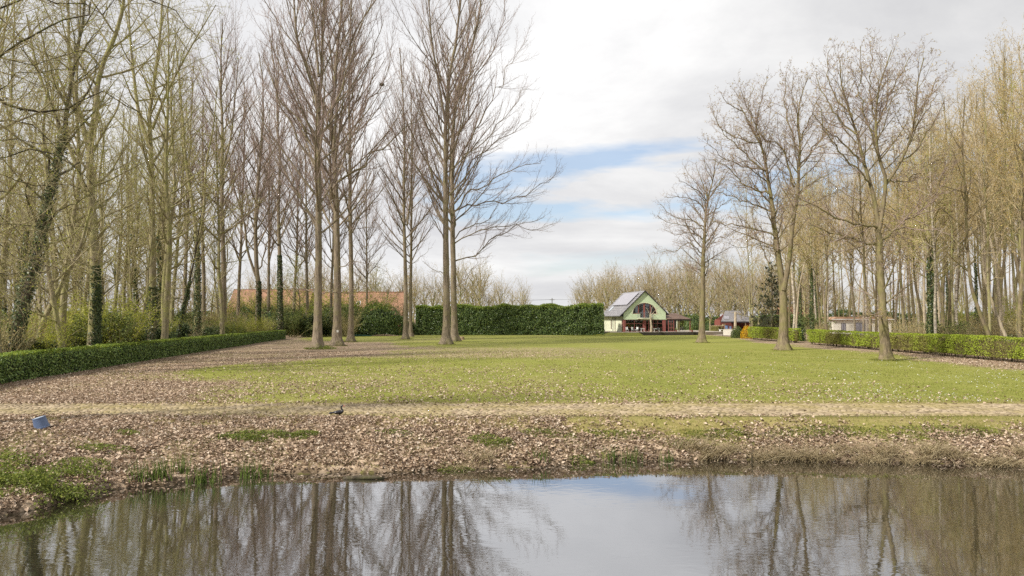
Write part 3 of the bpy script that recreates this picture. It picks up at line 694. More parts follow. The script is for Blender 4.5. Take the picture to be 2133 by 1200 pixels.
M=make_tree(106,[H(bx,D,[(947,711),(945,600),(942,420),(942,340),(945,260),(955,180),(985,90),(1000,20),(1010,-60)],0.46,0.08,-0.5,foot=True)],
   [H(bx,D,[(944,500),(975,470),(1010,462),(1040,420),(1060,400)],0.10,0.02,1),H(bx,D,[(944,480),(965,413),(1018,385),(1077,350),(1130,330)],0.15,0.02,-2),
    H(bx,D,[(944,545),(985,535),(1020,500),(1075,470),(1130,455)],0.11,0.02,2),H(bx,D,[(943,420),(980,350),(1030,300),(1080,270),(1110,240)],0.13,0.02,2),
    H(bx,D,[(943,380),(975,300),(1010,230),(1060,150),(1090,90)],0.14,0.02,-1),H(bx,D,[(943,340),(960,260),(1000,150),(1040,60),(1055,-10)],0.14,0.03,1),
    H(bx,D,[(944,510),(1000,480),(1060,470),(1110,480),(1150,465)],0.10,0.02,-4),H(bx,D,[(944,440),(1000,420),(1060,420),(1120,390),(1165,350)],0.12,0.02,-3),
    H(bx,D,[(944,600),(960,590),(985,560),(1010,548)],0.06,0.015,-1),H(bx,D,[(943,400),(960,330),(1000,300),(1060,230),(1100,180)],0.12,0.02,-3)],
   pop_L1(9.0,0.28,1.5),POP_FINE,pop_leaf(),flare=1.3)
e=place(M,'poplar',bx,D); tag(e,'bare poplar spreading long limbs towards the house, farther trunk of the centre pair','poplar',POPG)
# the row of poplars at the edge of the left wood
bx,D=X_at(467,86),86
popM5=make_tree(107,[H(bx,D,[(467,690),(466,560),(462,440),(463,340),(462,240),(460,140),(463,40)],0.40,0.06,0,foot=True),
     H(bx,D,[(464,350),(480,290),(490,200),(497,120)],0.15,0.04,-1)],
   [H(bx,D,[(461,445),(445,405),(425,380),(405,350)],0.13,0.03,1),H(bx,D,[(463,440),(480,400),(505,350),(530,290)],0.12,0.03,-1)],
   pop_L1(7.5,0.32,1.6),POP_FINE,pop_leaf(),flare=1.0)
e=place(popM5,'poplar',bx,D); tag(e,'bare grey poplar without ivy rising behind the low hedge','poplar','poplars along the edge of the left wood')
bx,D=X_at(537,98),98
popM6=make_tree(108,[H(bx,D,[(537,690),(538,600),(535,560),(532,480),(536,400),(545,300),(548,200),(540,110)],0.42,0.05,0,foot=True),
     H(bx,D,[(533,575),(515,520),(510,470),(490,400),(472,330),(455,280)],0.2,0.05,-2)],
   [H(bx,D,[(540,560),(555,520),(565,470),(580,420)],0.12,0.03,1),H(bx,D,[(533,490),(518,440),(510,380),(500,320)],0.12,0.03,1)],
   pop_L1(7.0,0.32,1.6),POP_FINE,pop_leaf(),flare=1.0,ivy=dict(n=2200,h=8.5,thick=0.25,size=0.16,side=0.1,sw=1.0))
e=place(popM6,'poplar',bx,D); tag(e,'poplar forking low above its ivy-wrapped trunk, before the pinkish tiled roof','poplar','poplars along the edge of the left wood')
bx,D=X_at(585,106),106
popM7=make_tree(109,[H(bx,D,[(585,690),(583,560),(580,440),(583,340),(577,240),(580,140),(575,80)],0.40,0.05,0,foot=True)],
   [H(bx,D,[(583,480),(600,430),(620,380),(630,320)],0.1,0.03,1)],
   pop_L1(7.0,0.32,1.6),POP_FINE,pop_leaf(),flare=1.0,ivy=dict(n=3200,h=13,thick=0.3,size=0.17,pow=1.0))
e=place(popM7,'poplar',bx,D); tag(e,'straight poplar thickly sheathed in ivy at the far end of the low hedge','poplar','poplars along the edge of the left wood')
k=0
for px,D,mm,rz,s in [(383,104,popM4,5.0,0.98),(425,112,popM5,1.1,0.95),(497,118,popM3,3.3,0.88),(560,126,popM4,2.0,0.93),(612,132,popM5,4.0,0.92),(640,122,popM3,0.6,0.85),(690,128,popM4,2.9,0.9),(765,140,popM3,1.5,0.7)]:
    e=place(mm,'poplar',X_at(px,D),D,rz,s); tag(e,f'thin bare poplar in the back row before the farmhouses, {ordn[k]} of that row','poplar','back row of thin poplars'); k+=1

# --- the three budding trees on the right lawn
OAK_FINE=[dict(dens=2.7,t0=0.10,ang=0.7,Lf=0.45,lmin=0.8,lmax=3.6,rr=0.55,rmax=0.04,trop=0.4,nseg=7,wander=0.10,k=4),
          dict(dens=3.4,t0=0.12,ang=0.75,Lf=0.45,lmin=0.4,lmax=1.5,rr=0.5,rmax=0.016,rmin=0.010,trop=0.3,nseg=4,wander=0.14),
          dict(dens=5.0,t0=0.1,ang=0.8,Lf=0.5,lmin=0.25,lmax=0.7,rr=0.5,rmax=0.0095,rmin=0.0075,trop=0.25,nseg=3,wander=0.2)]
def oak_L1(L,t0=0.35,dens=0.8): return dict(bark=True,dens=dens,t0=t0,ang=lambda t:np.interp(t,[0.2,0.6,1],[1.0,0.75,0.4]),angv=0.15,L=lambda t:L*np.interp(t,[0.2,0.5,0.85,1],[1,1.0,0.6,0.22]),rr=0.5,rmax=0.1,rl=0.016,trop=0.5,wander=0.07)
OG='budding trees on the right of the lawn'
bx,D=base_of(1843,750)
M=make_tree(201,[H(bx,D,[(1843,750),(1838,640),(1834,560),(1830,470)],0.36,0.19,0,foot=True),
     H(bx,D,[(1831,480),(1820,410),(1800,340),(1785,280),(1765,220),(1752,170),(1750,125)],0.18,0.03,1),
     H(bx,D,[(1832,475),(1845,379),(1830,326),(1824,260),(1830,190),(1845,140),(1857,105)],0.18,0.03,-1),
     H(bx,D,[(1845,385),(1875,339),(1898,284),(1907,230),(1912,170),(1925,120)],0.12,0.03,-2)],
   [H(bx,D,[(1831,475),(1788,467),(1732,450),(1681,420),(1650,400)],0.11,0.02,-1.5),H(bx,D,[(1836,500),(1881,467),(1932,424),(1962,373),(1988,313)],0.11,0.02,1),
    H(bx,D,[(1833,515),(1783,500),(1715,479),(1677,454),(1650,430)],0.09,0.02,1.5),H(bx,D,[(1838,560),(1870,540),(1905,545),(1935,530)],0.045,0.01,-1),
    H(bx,D,[(1800,340),(1760,300),(1720,270),(1690,230)],0.09,0.02,-1),H(bx,D,[(1785,280),(1750,250),(1715,200),(1700,150)],0.08,0.02,1),
    H(bx,D,[(1828,320),(1800,240),(1790,160),(1795,100)],0.08,0.02,-1),H(bx,D,[(1824,260),(1855,200),(1885,140),(1900,110)],0.08,0.02,1),H(bx,D,[(1890,290),(1930,230),(1955,190)],0.07,0.02,1),H(bx,D,[(1812,380),(1770,340),(1735,300),(1712,250),(1700,200)],0.08,0.02,-2),H(bx,D,[(1868,345),(1910,310),(1940,260),(1965,215)],0.07,0.02,-1.5),H(bx,D,[(1775,245),(1735,190),(1722,140),(1728,105)],0.07,0.02,0.5),H(bx,D,[(1904,250),(1935,200),(1950,160)],0.06,0.02,0.5),H(bx,D,[(1826,270),(1812,190),(1815,130),(1810,90)],0.06,0.02,1.5),H(bx,D,[(1832,440),(1800,420),(1760,405),(1720,370)],0.06,0.02,2.5),H(bx,D,[(1848,375),(1880,380),(1925,350),(1960,330)],0.06,0.02,2)],
   oak_L1(4.8,0.3,1.9),OAK_FINE,dict(per=2.4,size=0.085,mat='leaf_bud',t0=0.3),mats=('bark_oak','twig_purple'),flare=0.9)
e=place(M,'tree',bx,D); tag(e,'big budding tree with seamed trunk standing before the clipped hedge','tree',OG)
bx,D=base_of(1630,729)
M=make_tree(202,[H(bx,D,[(1628,729),(1632,650),(1630,600),(1622,540),(1614,480),(1605,403),(1598,360),(1588,310),(1567,270),(1537,211)],0.46,0.03,1,foot=True),
     H(bx,D,[(1632,605),(1643,547),(1652,462),(1662,403),(1664,347),(1667,305),(1662,241),(1672,190),(1686,156)],0.28,0.03,-1)],
   [H(bx,D,[(1605,405),(1554,386),(1520,352),(1478,330)],0.11,0.02,-1),H(bx,D,[(1612,490),(1579,479),(1530,468),(1490,462),(1462,440)],0.10,0.02,1),
    H(bx,D,[(1609,440),(1570,425),(1530,410),(1490,400)],0.09,0.02,-2),H(bx,D,[(1660,408),(1690,382),(1724,365),(1754,347)],0.1,0.02,-1),
    H(bx,D,[(1655,390),(1626,305),(1588,288),(1558,233),(1540,190)],0.11,0.02,-2),H(bx,D,[(1664,347),(1700,300),(1732,250),(1750,200)],0.1,0.02,1),
    H(bx,D,[(1598,360),(1550,320),(1510,280),(1490,240)],0.1,0.02,1),H(bx,D,[(1590,320),(1575,250),(1590,190),(1600,160)],0.09,0.02,-1),
    H(bx,D,[(1664,320),(1640,240),(1635,180),(1640,150)],0.09,0.02,1),H(bx,D,[(1606,560),(1580,500),(1560,470),(1530,450)],0.07,0.02,2),H(bx,D,[(1665,300),(1690,240),(1712,190)],0.08,0.02,-2),H(bx,D,[(1588,300),(1540,290),(1500,265),(1482,225)],0.07,0.02,0.5),H(bx,D,[(1596,355),(1540,345),(1495,320),(1470,290)],0.07,0.02,-1.5),H(bx,D,[(1570,272),(1560,220),(1570,175)],0.06,0.02,1.5),H(bx,D,[(1552,235),(1515,215),(1500,190)],0.06,0.02,-0.5),H(bx,D,[(1663,250),(1650,200),(1652,160)],0.05,0.02,-1),H(bx,D,[(1658,430),(1700,420),(1740,400),(1770,390)],0.06,0.02,2),H(bx,D,[(1602,390),(1575,330),(1555,300),(1530,270)],0.07,0.02,2.5),H(bx,D,[(1616,520),(1580,510),(1540,515),(1505,500)],0.05,0.015,-1.5)],
   oak_L1(5.0,0.33,1.9),OAK_FINE,dict(per=2.4,size=0.09,mat='leaf_bud',t0=0.3),mats=('bark_oak','twig_purple'),flare=1.4)
e=place(M,'tree',bx,D); tag(e,'budding tree forking into two tall stems, in front of the first hedge section','tree',OG)
bx,D=base_of(1461,714)
M=make_tree(203,[H(bx,D,[(1461,714),(1464,600),(1465,520),(1470,450),(1476,410),(1486,370),(1490,330)],0.42,0.03,0,foot=True)],
   [H(bx,D,[(1467,475),(1435,458),(1405,452),(1375,424)],0.09,0.02,1),H(bx,D,[(1464,528),(1435,507),(1409,522),(1366,523)],0.08,0.02,-1),
    H(bx,D,[(1467,525),(1494,496),(1511,494),(1540,480)],0.08,0.02,1),H(bx,D,[(1471,441),(1452,420),(1422,411),(1384,411)],0.08,0.02,-1),
    H(bx,D,[(1474,415),(1462,380),(1448,339)],0.09,0.02,1),H(bx,D,[(1474,420),(1499,382),(1520,350)],0.09,0.02,-1),H(bx,D,[(1470,450),(1500,430),(1530,410)],0.08,0.02,1),
    H(bx,D,[(1466,500),(1440,485),(1410,488),(1385,480)],0.07,0.02,1),H(bx,D,[(1466,580),(1440,565),(1415,560),(1390,570)],0.05,0.015,1),H(bx,D,[(1468,560),(1490,540),(1515,545)],0.05,0.015,-1),H(bx,D,[(1474,420),(1450,395),(1415,375)],0.08,0.02,-2),H(bx,D,[(1468,480),(1430,470),(1395,465),(1370,450)],0.06,0.02,-2.5),H(bx,D,[(1476,410),(1440,370),(1425,345)],0.06,0.02,2),H(bx,D,[(1484,375),(1470,350),(1465,325)],0.05,0.02,-1),H(bx,D,[(1480,400),(1515,375),(1535,365)],0.06,0.02,2)],
   oak_L1(6.0,0.32,2.2),OAK_FINE,dict(per=1.2,size=0.08,mat='leaf_bud',t0=0.3),mats=('bark_oak','twig_purple'),flare=1.3)
e=place(M,'tree',bx,D); tag(e,'smallest of the three lawn trees, with flared foot, just right of the house','tree',OG)
for px,py in [(1553,706),]: pass

# --- woods
def wood_L1(L,t0,dens,trop=0.45): return dict(bark=True,dens=dens,t0=t0,ang=lambda t:np.interp(t,[0.1,0.5,1],[1.1,0.8,0.45]),angv=0.25,L=lambda t:L*np.interp(t,[0.1,0.45,0.8,1],[0.7,1.15,0.95,0.55]),rr=0.55,rmax=0.11,rl=0.018,trop=trop,wander=0.09)
WF=[dict(dens=1.6,t0=0.12,ang=0.7,Lf=0.5,lmin=0.8,lmax=3.4,rr=0.55,rmax=0.035,trop=0.35,nseg=6,wander=0.12,k=4),
    dict(dens=3.0,t0=0.12,ang=0.75,Lf=0.45,lmin=0.4,lmax=1.4,rr=0.5,rmax=0.015,rmin=0.010,trop=0.25,nseg=4,wander=0.16),
    dict(dens=4.0,t0=0.12,ang=0.8,Lf=0.5,lmin=0.2,lmax=0.6,rr=0.5,rmax=0.009,rmin=0.007,trop=0.2,nseg=2,wander=0.2)]
leftP=[]
for i,(HH,r,lean,L,t0,ivy) in enumerate([(27,0.25,(1,0),5.0,0.22,None),(24,0.20,(-1.5,0.5),4.5,0.15,dict(n=2500,h=12,thick=0.3,size=0.14)),
      (29,0.29,(0.5,1),5.5,0.28,None),(18,0.15,(2,0),3.5,0.12,None),(22,0.2,(-2,1),4.5,0.2,dict(n=2000,h=8,thick=0.35,size=0.14)),(14,0.11,(0.8,0),3.0,0.1,None)]):
    leftP.append(make_tree(300+i,[(auto_stem(i,HH,lean,0.35),r,0.03)],[],wood_L1(L*1.1,t0,1.55),WF,dict(per=2.3,size=0.078,mat='leaf_spring',t0=0.1,jit=0.08),mats=('bark_moss','twig_olive'),flare=0.9,ivy=ivy))
LG='mossy trees of the left wood'
bx,D=X_at(198,47),47
M=make_tree(320,[H(bx,D,[(198,727),(198,620),(196,500),(190,420),(188,300),(200,220),(208,150),(245,60),(260,-20),(270,-100)],0.40,0.07,0,foot=True),
     H(bx,D,[(190,330),(165,230),(145,130),(143,30),(140,-60)],0.2,0.05,1.5),H(bx,D,[(186,420),(150,320),(110,230),(75,130),(55,30)],0.18,0.04,-1.5)],
   [H(bx,D,[(196,500),(225,470),(255,450),(280,430)],0.09,0.02,-1),H(bx,D,[(190,440),(215,430),(240,400),(270,330)],0.09,0.02,1)],
   wood_L1(5.5,0.2,1.1),WF,dict(per=2.0,size=0.065,mat='leaf_spring',t0=0.1,jit=0.06),mats=('bark_moss','twig_olive'),flare=1.0,
   ivy=dict(n=2600,h=6.8,thick=0.22,size=0.11,side=-0.5,sw=0.6,pow=1.0))
e=place(M,'tree',bx,D); tag(e,'thick mossy tree with ivy up the right of its trunk behind the low hedge','tree',LG)
bx,D=X_at(20,38),38
M=make_tree(321,[H(bx,D,[(20,745),(45,650),(70,560),(95,450),(115,360),(135,270),(150,160),(170,60),(180,-30)],0.30,0.05,3,foot=True)],
   [H(bx,D,[(90,470),(120,440),(160,420),(200,400)],0.06,0.015,-2)],wood_L1(4.5,0.2,1.3),WF,dict(per=1.0,size=0.075,mat='leaf_spring',t0=0.1,jit=0.06),mats=('bark_dark','twig_olive'),flare=1.0,ivy=dict(n=5200,h=14.5,thick=0.42,size=0.10,pow=1.0))
e=place(M,'tree',bx,D); tag(e,'dark leaning tree smothered in ivy near the left edge','tree',LG)
bx,D=X_at(62,42),42
M=make_tree(322,[H(bx,D,[(62,740),(95,660),(130,590),(165,520),(190,430)],0.2,0.06,1,foot=True)],[],wood_L1(3.5,0.3,1.3),WF,dict(per=1.4,size=0.075,mat='leaf_spring',jit=0.06),mats=('bark_moss','twig_olive'))
e=place(M,'tree',bx,D); tag(e,'short leaning mossy tree between the ivy tree and the thick trunk','tree',LG)
bx,D=X_at(318,60),60
M=make_tree(323,[H(bx,D,[(318,705),(318,560),(317,430),(314,300),(312,240),(325,150),(335,60),(340,-40)],0.36,0.06,0,foot=True),
     H(bx,D,[(314,310),(290,240),(278,150),(270,60),(266,-30)],0.2,0.05,1),H(bx,D,[(317,270),(345,200),(380,130),(420,60),(450,10)],0.14,0.03,-1.5)],
   [],wood_L1(5.5,0.24,1.2),WF,dict(per=1.8,size=0.075,mat='leaf_spring',t0=0.1,jit=0.06),mats=('bark_moss','twig_olive'),ivy=dict(n=2000,h=6,thick=0.3,size=0.13))
e=place(M,'tree',bx,D); tag(e,'tall mossy tree forking high, ivy only at its foot, right of the thick trunk','tree',LG)
bx,D=X_at(410,74),74
M=make_tree(324,[H(bx,D,[(410,700),(412,600),(410,500),(400,420),(388,340),(380,240),(372,160),(365,80)],0.32,0.05,0,foot=True),
     H(bx,D,[(411,520),(425,430),(430,340),(445,260),(452,180)],0.18,0.04,1)],
   [],wood_L1(4.5,0.25,1.2),WF,dict(per=1.5,size=0.085,mat='leaf_spring',t0=0.1,jit=0.06),mats=('bark_moss','twig_olive'),ivy=dict(n=2600,h=12,thick=0.28,size=0.14))
e=place(M,'tree',bx,D); tag(e,'twin-stemmed tree with ivied trunk, left of the clean grey poplar','tree',LG)
bx,D=X_at(368,68),68
M=make_tree(325,[H(bx,D,[(368,712),(378,660),(392,600),(408,520),(420,440)],0.17,0.04,0,foot=True)],[],wood_L1(3.5,0.25,1.2),WF,dict(per=0.8,size=0.09,mat='leaf_spring'),mats=('bark_dark','twig_olive'),ivy=dict(n=1400,h=7,thick=0.2,size=0.13))
e=place(M,'tree',bx,D); tag(e,'slanting dark ivied stem crossing in front of the twin-stemmed tree','tree',LG)
# the rest of the left wood
rng=np.random.default_rng(12); pts=[]
def hedgeX(y): return -22.8-(y-25)*0.142
taken=[(20,38),(62,42),(198,47),(318,60),(410,74),(368,68)]
tries=0
while len(pts)<88 and tries<8000:
    tries+=1; D=36+106*rng.random()**1.1; x=hedgeX(D)-1.8-rng.random()**1.2*(0.78*D+4+hedgeX(D)); px=PX0+x*F/D
    if px<-90 or px>470: continue
    if any((x-a)**2+(D-b)**2<2.6**2 for a,b in pts): continue
    if any(abs(px-a)<16 and D<b+3 for a,b in taken): continue
    if D<47 and rng.random()<0.5: continue
    pts.append((x,D))
lm=[(20,'the ivy-smothered leaning tree'),(198,'the thick trunk with one-sided ivy'),(318,'the high-forking mossy tree'),(410,'the twin-stemmed ivied tree')]
kinds=['tall mossy','ivy-clad','large mossy','slim mossy','ivy-footed','small crooked']
cnt={}
for (x,D) in sorted(pts,key=lambda q:q[0]/q[1]):
    ki=int(rng.choice(6,p=[0.24,0.14,0.14,0.22,0.12,0.14])); px=PX0+x*F/D; s=rng.uniform(0.85,1.15)
    e=place(leftP[ki],'tree',x,D,rng.random()*6.28,s,sz=rng.uniform(0.92,1.1))
    l=min(lm,key=lambda q:abs(q[0]-px)); side='left' if px<l[0] else 'right'; dep='near' if D<65 else ('mid-depth' if D<98 else 'deep'); key=(ki,l[0],side,dep); cnt[key]=cnt.get(key,0)+1
    tag(e,f'{kinds[ki]} tree {dep} in the wood {side} of {l[1]}','tree',f'{kinds[ki]} trees {dep} in the wood {side} of {l[1]}'); e['_n']=cnt[key]
# ------ right wood
rightP=[]
for i,(HH,r,lean,L,t0,lf,bk) in enumerate([(25,0.19,(0.6,0),4.2,0.38,'leaf_ochre','bark_oak'),(27,0.21,(-0.5,0.5),4.5,0.42,'leaf_ochre','bark_oak'),(22,0.12,(1.2,0),3.6,0.42,'leaf_ochre','bark_moss'),
      (24,0.15,(-1.5,0),3.4,0.45,'leaf_ochre','bark_pale'),(20,0.12,(-2.5,1),3.2,0.3,'leaf_bud','bark_moss'),(23,0.2,(0.8,-0.5),4.4,0.3,'leaf_spring','bark_moss')]):
    rightP.append(make_tree(400+i,[(auto_stem(20+i,HH,lean,0.3),r,0.03)],[],wood_L1(L*1.35,t0,1.9),WF,dict(per=2.3,size=0.10,mat=lf,t0=0.1,jit=0.10),mats=(bk,'twig_ochre'),flare=0.8,ivy=dict(n=2400,h=11,thick=0.25,size=0.15) if i==5 else None))
RK=['slender brown-trunked','tall straight','thin mossy','pale-barked','leaning bare','ivy-clad']
BF=[dict(dens=1.5,t0=0.1,ang=0.7,Lf=0.55,lmin=0.6,lmax=2.4,rr=0.5,rmax=0.02,trop=-0.5,nseg=6,wander=0.1,k=3),
    dict(dens=3.0,t0=0.1,ang=0.6,Lf=0.5,lmin=0.35,lmax=1.0,rr=0.5,rmax=0.01,rmin=0.007,trop=-0.8,nseg=4,wander=0.12)]
birchP=[make_tree(450+i,[(auto_stem(40+i,HH,(0.5-i,0),0.3),0.17,0.02)],[],wood_L1(3.2,0.35,1.8,0.3),BF,dict(per=1.0,size=0.09,mat='leaf_ochre'),mats=('bark_birch','twig_ochre'),flare=0.5) for i,HH in enumerate((23,26))]
bl=[(1650,90,0,1.0,'birch with peeling white bark in the gap between the two hedge sections'),(1828,104,1,0.9,'white birch just left of the big seamed trunk'),(1888,100,0,1.05,'white birch right of the big seamed trunk'),(1948,62,1,0.85,'near white birch rising behind the middle of the clipped hedge'),
    (1806,96,1,0.95,'thin birch above the right half of the white bungalow'),(1934,84,0,1.0,'birch in the close trio of stems right of the seamed trunk'),(1914,90,1,0.95,'second birch of the close trio right of the seamed trunk'),(1702,112,0,0.95,'slim birch beside the orange roof'),(1995,70,0,0.95,'spotted birch stem half way along the long hedge'),(1725,118,1,0.85,'far slim birch at the left end of the white bungalow')]
for px,D,i,s,lab in bl:
    e=place(birchP[i],'birch',X_at(px,D),D,px*0.7,s); tag(e,lab,'birch','birches behind the clipped hedge')
# leaning pale trunks at the far right, close behind the hedge
bx,D=X_at(2072,55),55
M=make_tree(460,[H(bx,D,[(2072,745),(2060,700),(2040,650),(2022,590),(2015,500),(2010,400),(2005,300),(2010,200)],0.16,0.04,1,foot=True)],[],wood_L1(4.5,0.3,1.4),WF,dict(per=1.6,size=0.08,mat='leaf_ochre',jit=0.08),mats=('bark_oak','twig_ochre'),flare=0.7)
e=place(M,'tree',bx,D); tag(e,'pale curving trunk close behind the right end of the clipped hedge','tree','pale leaning trunks by the hedge')
bx,D=X_at(2110,56),56
M=make_tree(461,[H(bx,D,[(2105,740),(2090,690),(2070,640),(2050,570),(2045,480),(2040,380),(2050,260)],0.14,0.04,1,foot=True)],[],wood_L1(4.2,0.3,1.4),WF,dict(per=1.6,size=0.08,mat='leaf_ochre',jit=0.08),mats=('bark_pale','twig_ochre'),flare=0.7)
e=place(M,'tree',bx,D); tag(e,'thinner pale trunk leaning parallel beside the curving one','tree','pale leaning trunks by the hedge')
pts=[]; tries=0
while len(pts)<118 and tries<14000:
    tries+=1; D=50+95*rng.random()**0.9; x=38.3+rng.random()**1.1*(0.80*D-36); px=PX0+x*F/D
    if px>2230 or px<1545: continue
    if any((x-a)**2+(D-b)**2<2.3**2 for a,b in pts): continue
    if 1722<px<1880 and D<117 and rng.random()<0.85: continue
    if 1485<px<1560 and D<140: continue
    if px<1700 and D<118 and rng.random()<0.6: continue
    pts.append((x,D))
lm=[(1650,'the white birch in the hedge gap'),(1843,'the big seamed trunk'),(1995,'the spotted birch stem'),(2090,'the pale curving trunk')]
for (x,D) in sorted(pts,key=lambda q:q[0]/q[1]):
    ki=int(rng.choice(6,p=[0.24,0.2,0.2,0.16,0.1,0.1])); px=PX0+x*F/D
    top=np.interp(px,[1500,1640,1800,1900,1960,2060,2133,2250],[455,400,330,300,290,205,140,100])+rng.normal()*28
    hh=(HY-top)*D/F*1.03+CH; Hk=[25,27,22,24,20,23][ki]; s=min(1.25,max(0.5,hh/Hk))
    e=place(rightP[ki],'tree',x,D,rng.random()*6.28,min(s,1.0)**0.6,sz=s/min(s,1.0)**0.6)
    l=min(lm,key=lambda q:abs(q[0]-px)); side='left' if px<l[0] else 'right'; dep='near the hedge' if D<80 else ('at mid-depth' if D<112 else 'deep in the wood')
    tag(e,f'{RK[ki]} tree {dep}, {side} of {l[1]}','tree',f'{RK[ki]} trees {dep}, {side} of {l[1]}')
# dark conifer behind the hedge
def conifer(seed,Hh,rad,n):
    r=np.random.default_rng(seed); st=[(auto_stem(seed,Hh,(0,0),0.05),0.25,0.02)]
    L1=dict(dens=5.0,t0=0.1,ang=lambda t:np.interp(t,[0,1],[1.7,1.1]),angv=0.15,L=lambda t:rad*(1-t)**0.7+0.4,rr=0.5,rmax=0.06,rl=0.012,trop=-0.25,wander=0.05)
    return make_tree(seed,st,[],L1,[dict(dens=3.2,t0=0.1,ang=0.9,Lf=0.35,lmin=0.3,lmax=1.2,rr=0.5,rmax=0.015,trop=-0.5,nseg=4,k=3)],dict(per=n,size=0.24,mat='leaf_conifer',t0=0.0,jit=0.06),mats=('bark_dark','bark_dark'))
cm=conifer(480,12.5,3.8,14)
e=place(cm,'conifer',X_at(1607,112),112,0,1.0); tag(e,'dark drooping conifer between the two-stemmed tree and the small outbuilding','conifer')
# far trees beyond the garden
farP=[]
for i,(HH,L,t0,lf,per) in enumerate([(10,7.5,0.22,'leaf_bud',0.5),(8.5,7.0,0.2,'leaf_ochre',0.9),(12,6.5,0.25,'leaf_bud',0.3),(9.5,7.5,0.2,'leaf_ochre',0.5)]):
    farP.append(make_tree(500+i,[(auto_stem(60+i,HH,(0,0),0.4),0.26,0.07)],[],dict(bark=True,dens=2.5,t0=t0,ang=lambda t:np.interp(t,[0.1,1],[1.15,0.4]),angv=0.22,L=(lambda LL:(lambda t:LL*np.interp(t,[0.1,0.5,1],[0.75,1,0.85])))(L),rr=0.6,rmax=0.12,rl=0.016,trop=0.55,wander=0.09),
       [dict(dens=1.6,t0=0.12,ang=0.7,Lf=0.5,lmin=0.8,lmax=3.4,rr=0.55,rmax=0.035,trop=0.35,nseg=5,wander=0.13,k=3),dict(dens=2.8,t0=0.12,ang=0.75,Lf=0.5,lmin=0.4,lmax=1.5,rr=0.5,rmax=0.02,rmin=0.014,trop=0.25,nseg=3,wander=0.17)],
       dict(per=per*1.3,size=0.14,mat=lf,t0=0.1,jit=0.12),mats=('bark_moss','twig_far'),flare=0.5))
willow=make_tree(520,[(auto_stem(70,13,(0,0),0.4),0.2,0.04)],[],wood_L1(5,0.15,2.4),[dict(dens=2.0,t0=0.1,ang=0.8,Lf=0.6,lmin=0.8,lmax=3,rr=0.5,rmax=0.02,trop=-1.0,nseg=6,wander=0.1,k=3)],dict(per=14,size=0.15,mat='leaf_spring',t0=0.0,jit=0.22),mats=('bark_moss','twig_olive'))
e=place(willow,'willow',X_at(622,124),124,0,1.0); tag(e,'yellow-green weeping willow coming into leaf left of the stout poplar','willow')
greent=make_tree(521,[(auto_stem(71,17,(0,0),0.4),0.22,0.04)],[],wood_L1(5,0.3,2.2),WF,dict(per=3,size=0.15,mat='leaf_herb',t0=0.0,jit=0.15),mats=('bark_moss','twig_olive'))
e=place(greent,'tree',X_at(785,178),178,0,1.0); tag(e,'fresh green tree behind the farmhouse roof, between the poplar groups','tree')
FK=['round','spreading','upright','broad']
sec=[(560,1105,145,225,38,'behind the tall hedge'),(1195,1450,160,235,30,'behind the green house'),(1440,1720,150,215,32,'behind the outbuilding'),(-80,560,170,270,32,'beyond the left wood'),(1720,2230,170,270,28,'beyond the right wood')]
for a,b,d0,d1,n,wh in sec:
    pts=sorted([(a+(b-a)*(k+rng.random())/n, d0+(d1-d0)*rng.random()) for k in range(n)])
    for k,(px,D) in enumerate(pts):
        ki=int(rng.integers(4)); s=rng.uniform(0.85,1.2)
        if wh=='behind the green house': s*=np.interp(px,[1195,1230,1330,1450],[0.72,1.0,1.08,1.15])*D/185
        if wh=='behind the tall hedge': s*=np.interp(px,[560,1000,1060,1105],[1.1,1.05,0.95,0.7])*D/175
        if wh=='behind the outbuilding': s*=1.15*D/170
        e=place(farP[ki],'tree',X_at(px,D),D,rng.random()*6.28,s); tag(e,f'distant {FK[ki]} half-bare tree {wh}, {ordn[k]} along the row','tree',f'distant trees {wh}')
# --- shrubs in the undergrowth
shr=[]
for i,(h,n,sz,mt,lv,st) in enumerate([(3.2,3200,0.12,'leaf_shrub',0,30),(4.2,2600,0.10,'leaf_spring',0,36),(2.2,2600,0.15,'leaf_ivy',0,24),(3.6,500,0.09,'leaf_bud',0,60)]):
    r=np.random.default_rng(700+i); a=r.random(st)*6.283; P=np.zeros((st,3)); P[:,0]=0.25*r.normal(size=st); P[:,1]=0.25*r.normal(size=st); P[:,2]=-0.1
    Dd=np.stack([np.cos(a)*0.55,np.sin(a)*0.55,np.ones(st)],1); bp,br=grow(P,Dd,h*r.uniform(0.6,1.1,st),np.full(st,0.025),r,6,0.12,0.1,0.8,0.15)
    P2,D2,L2,R2,_=children(bp,br,r,3.2,0.2,1,0.7,0.2,0.45,0.3,1.2,0.5,0.012,0.007); b2,c2=grow(P2,D2,L2,R2,r,4,0.15,0.1)
    V1,F1=tubes(bp,br,4); V2,F2=tubes(b2,c2,3); Vv,Fs=gather([(V1,F1,0),(V2,F2,0)])
    V3,F3=twig_leaves(b2,r,n*2.2/len(b2),sz,0.0,0.13)
    shr.append((np_mesh('stems',Vv,Fs,['twig_olive']),np_mesh('foliage',V3,[(F3,0)],[mt])))
def shrub(i,x,y,rz,s,label,group):
    e=empty('shrub',(x,y,0),rz,s); link('stems',shr[i][0],e); link('foliage',shr[i][1],e); tag(e,label,'shrub',group); return e
SK=['leafy green','yellow-green budding','dark evergreen','bare twiggy']
n=0
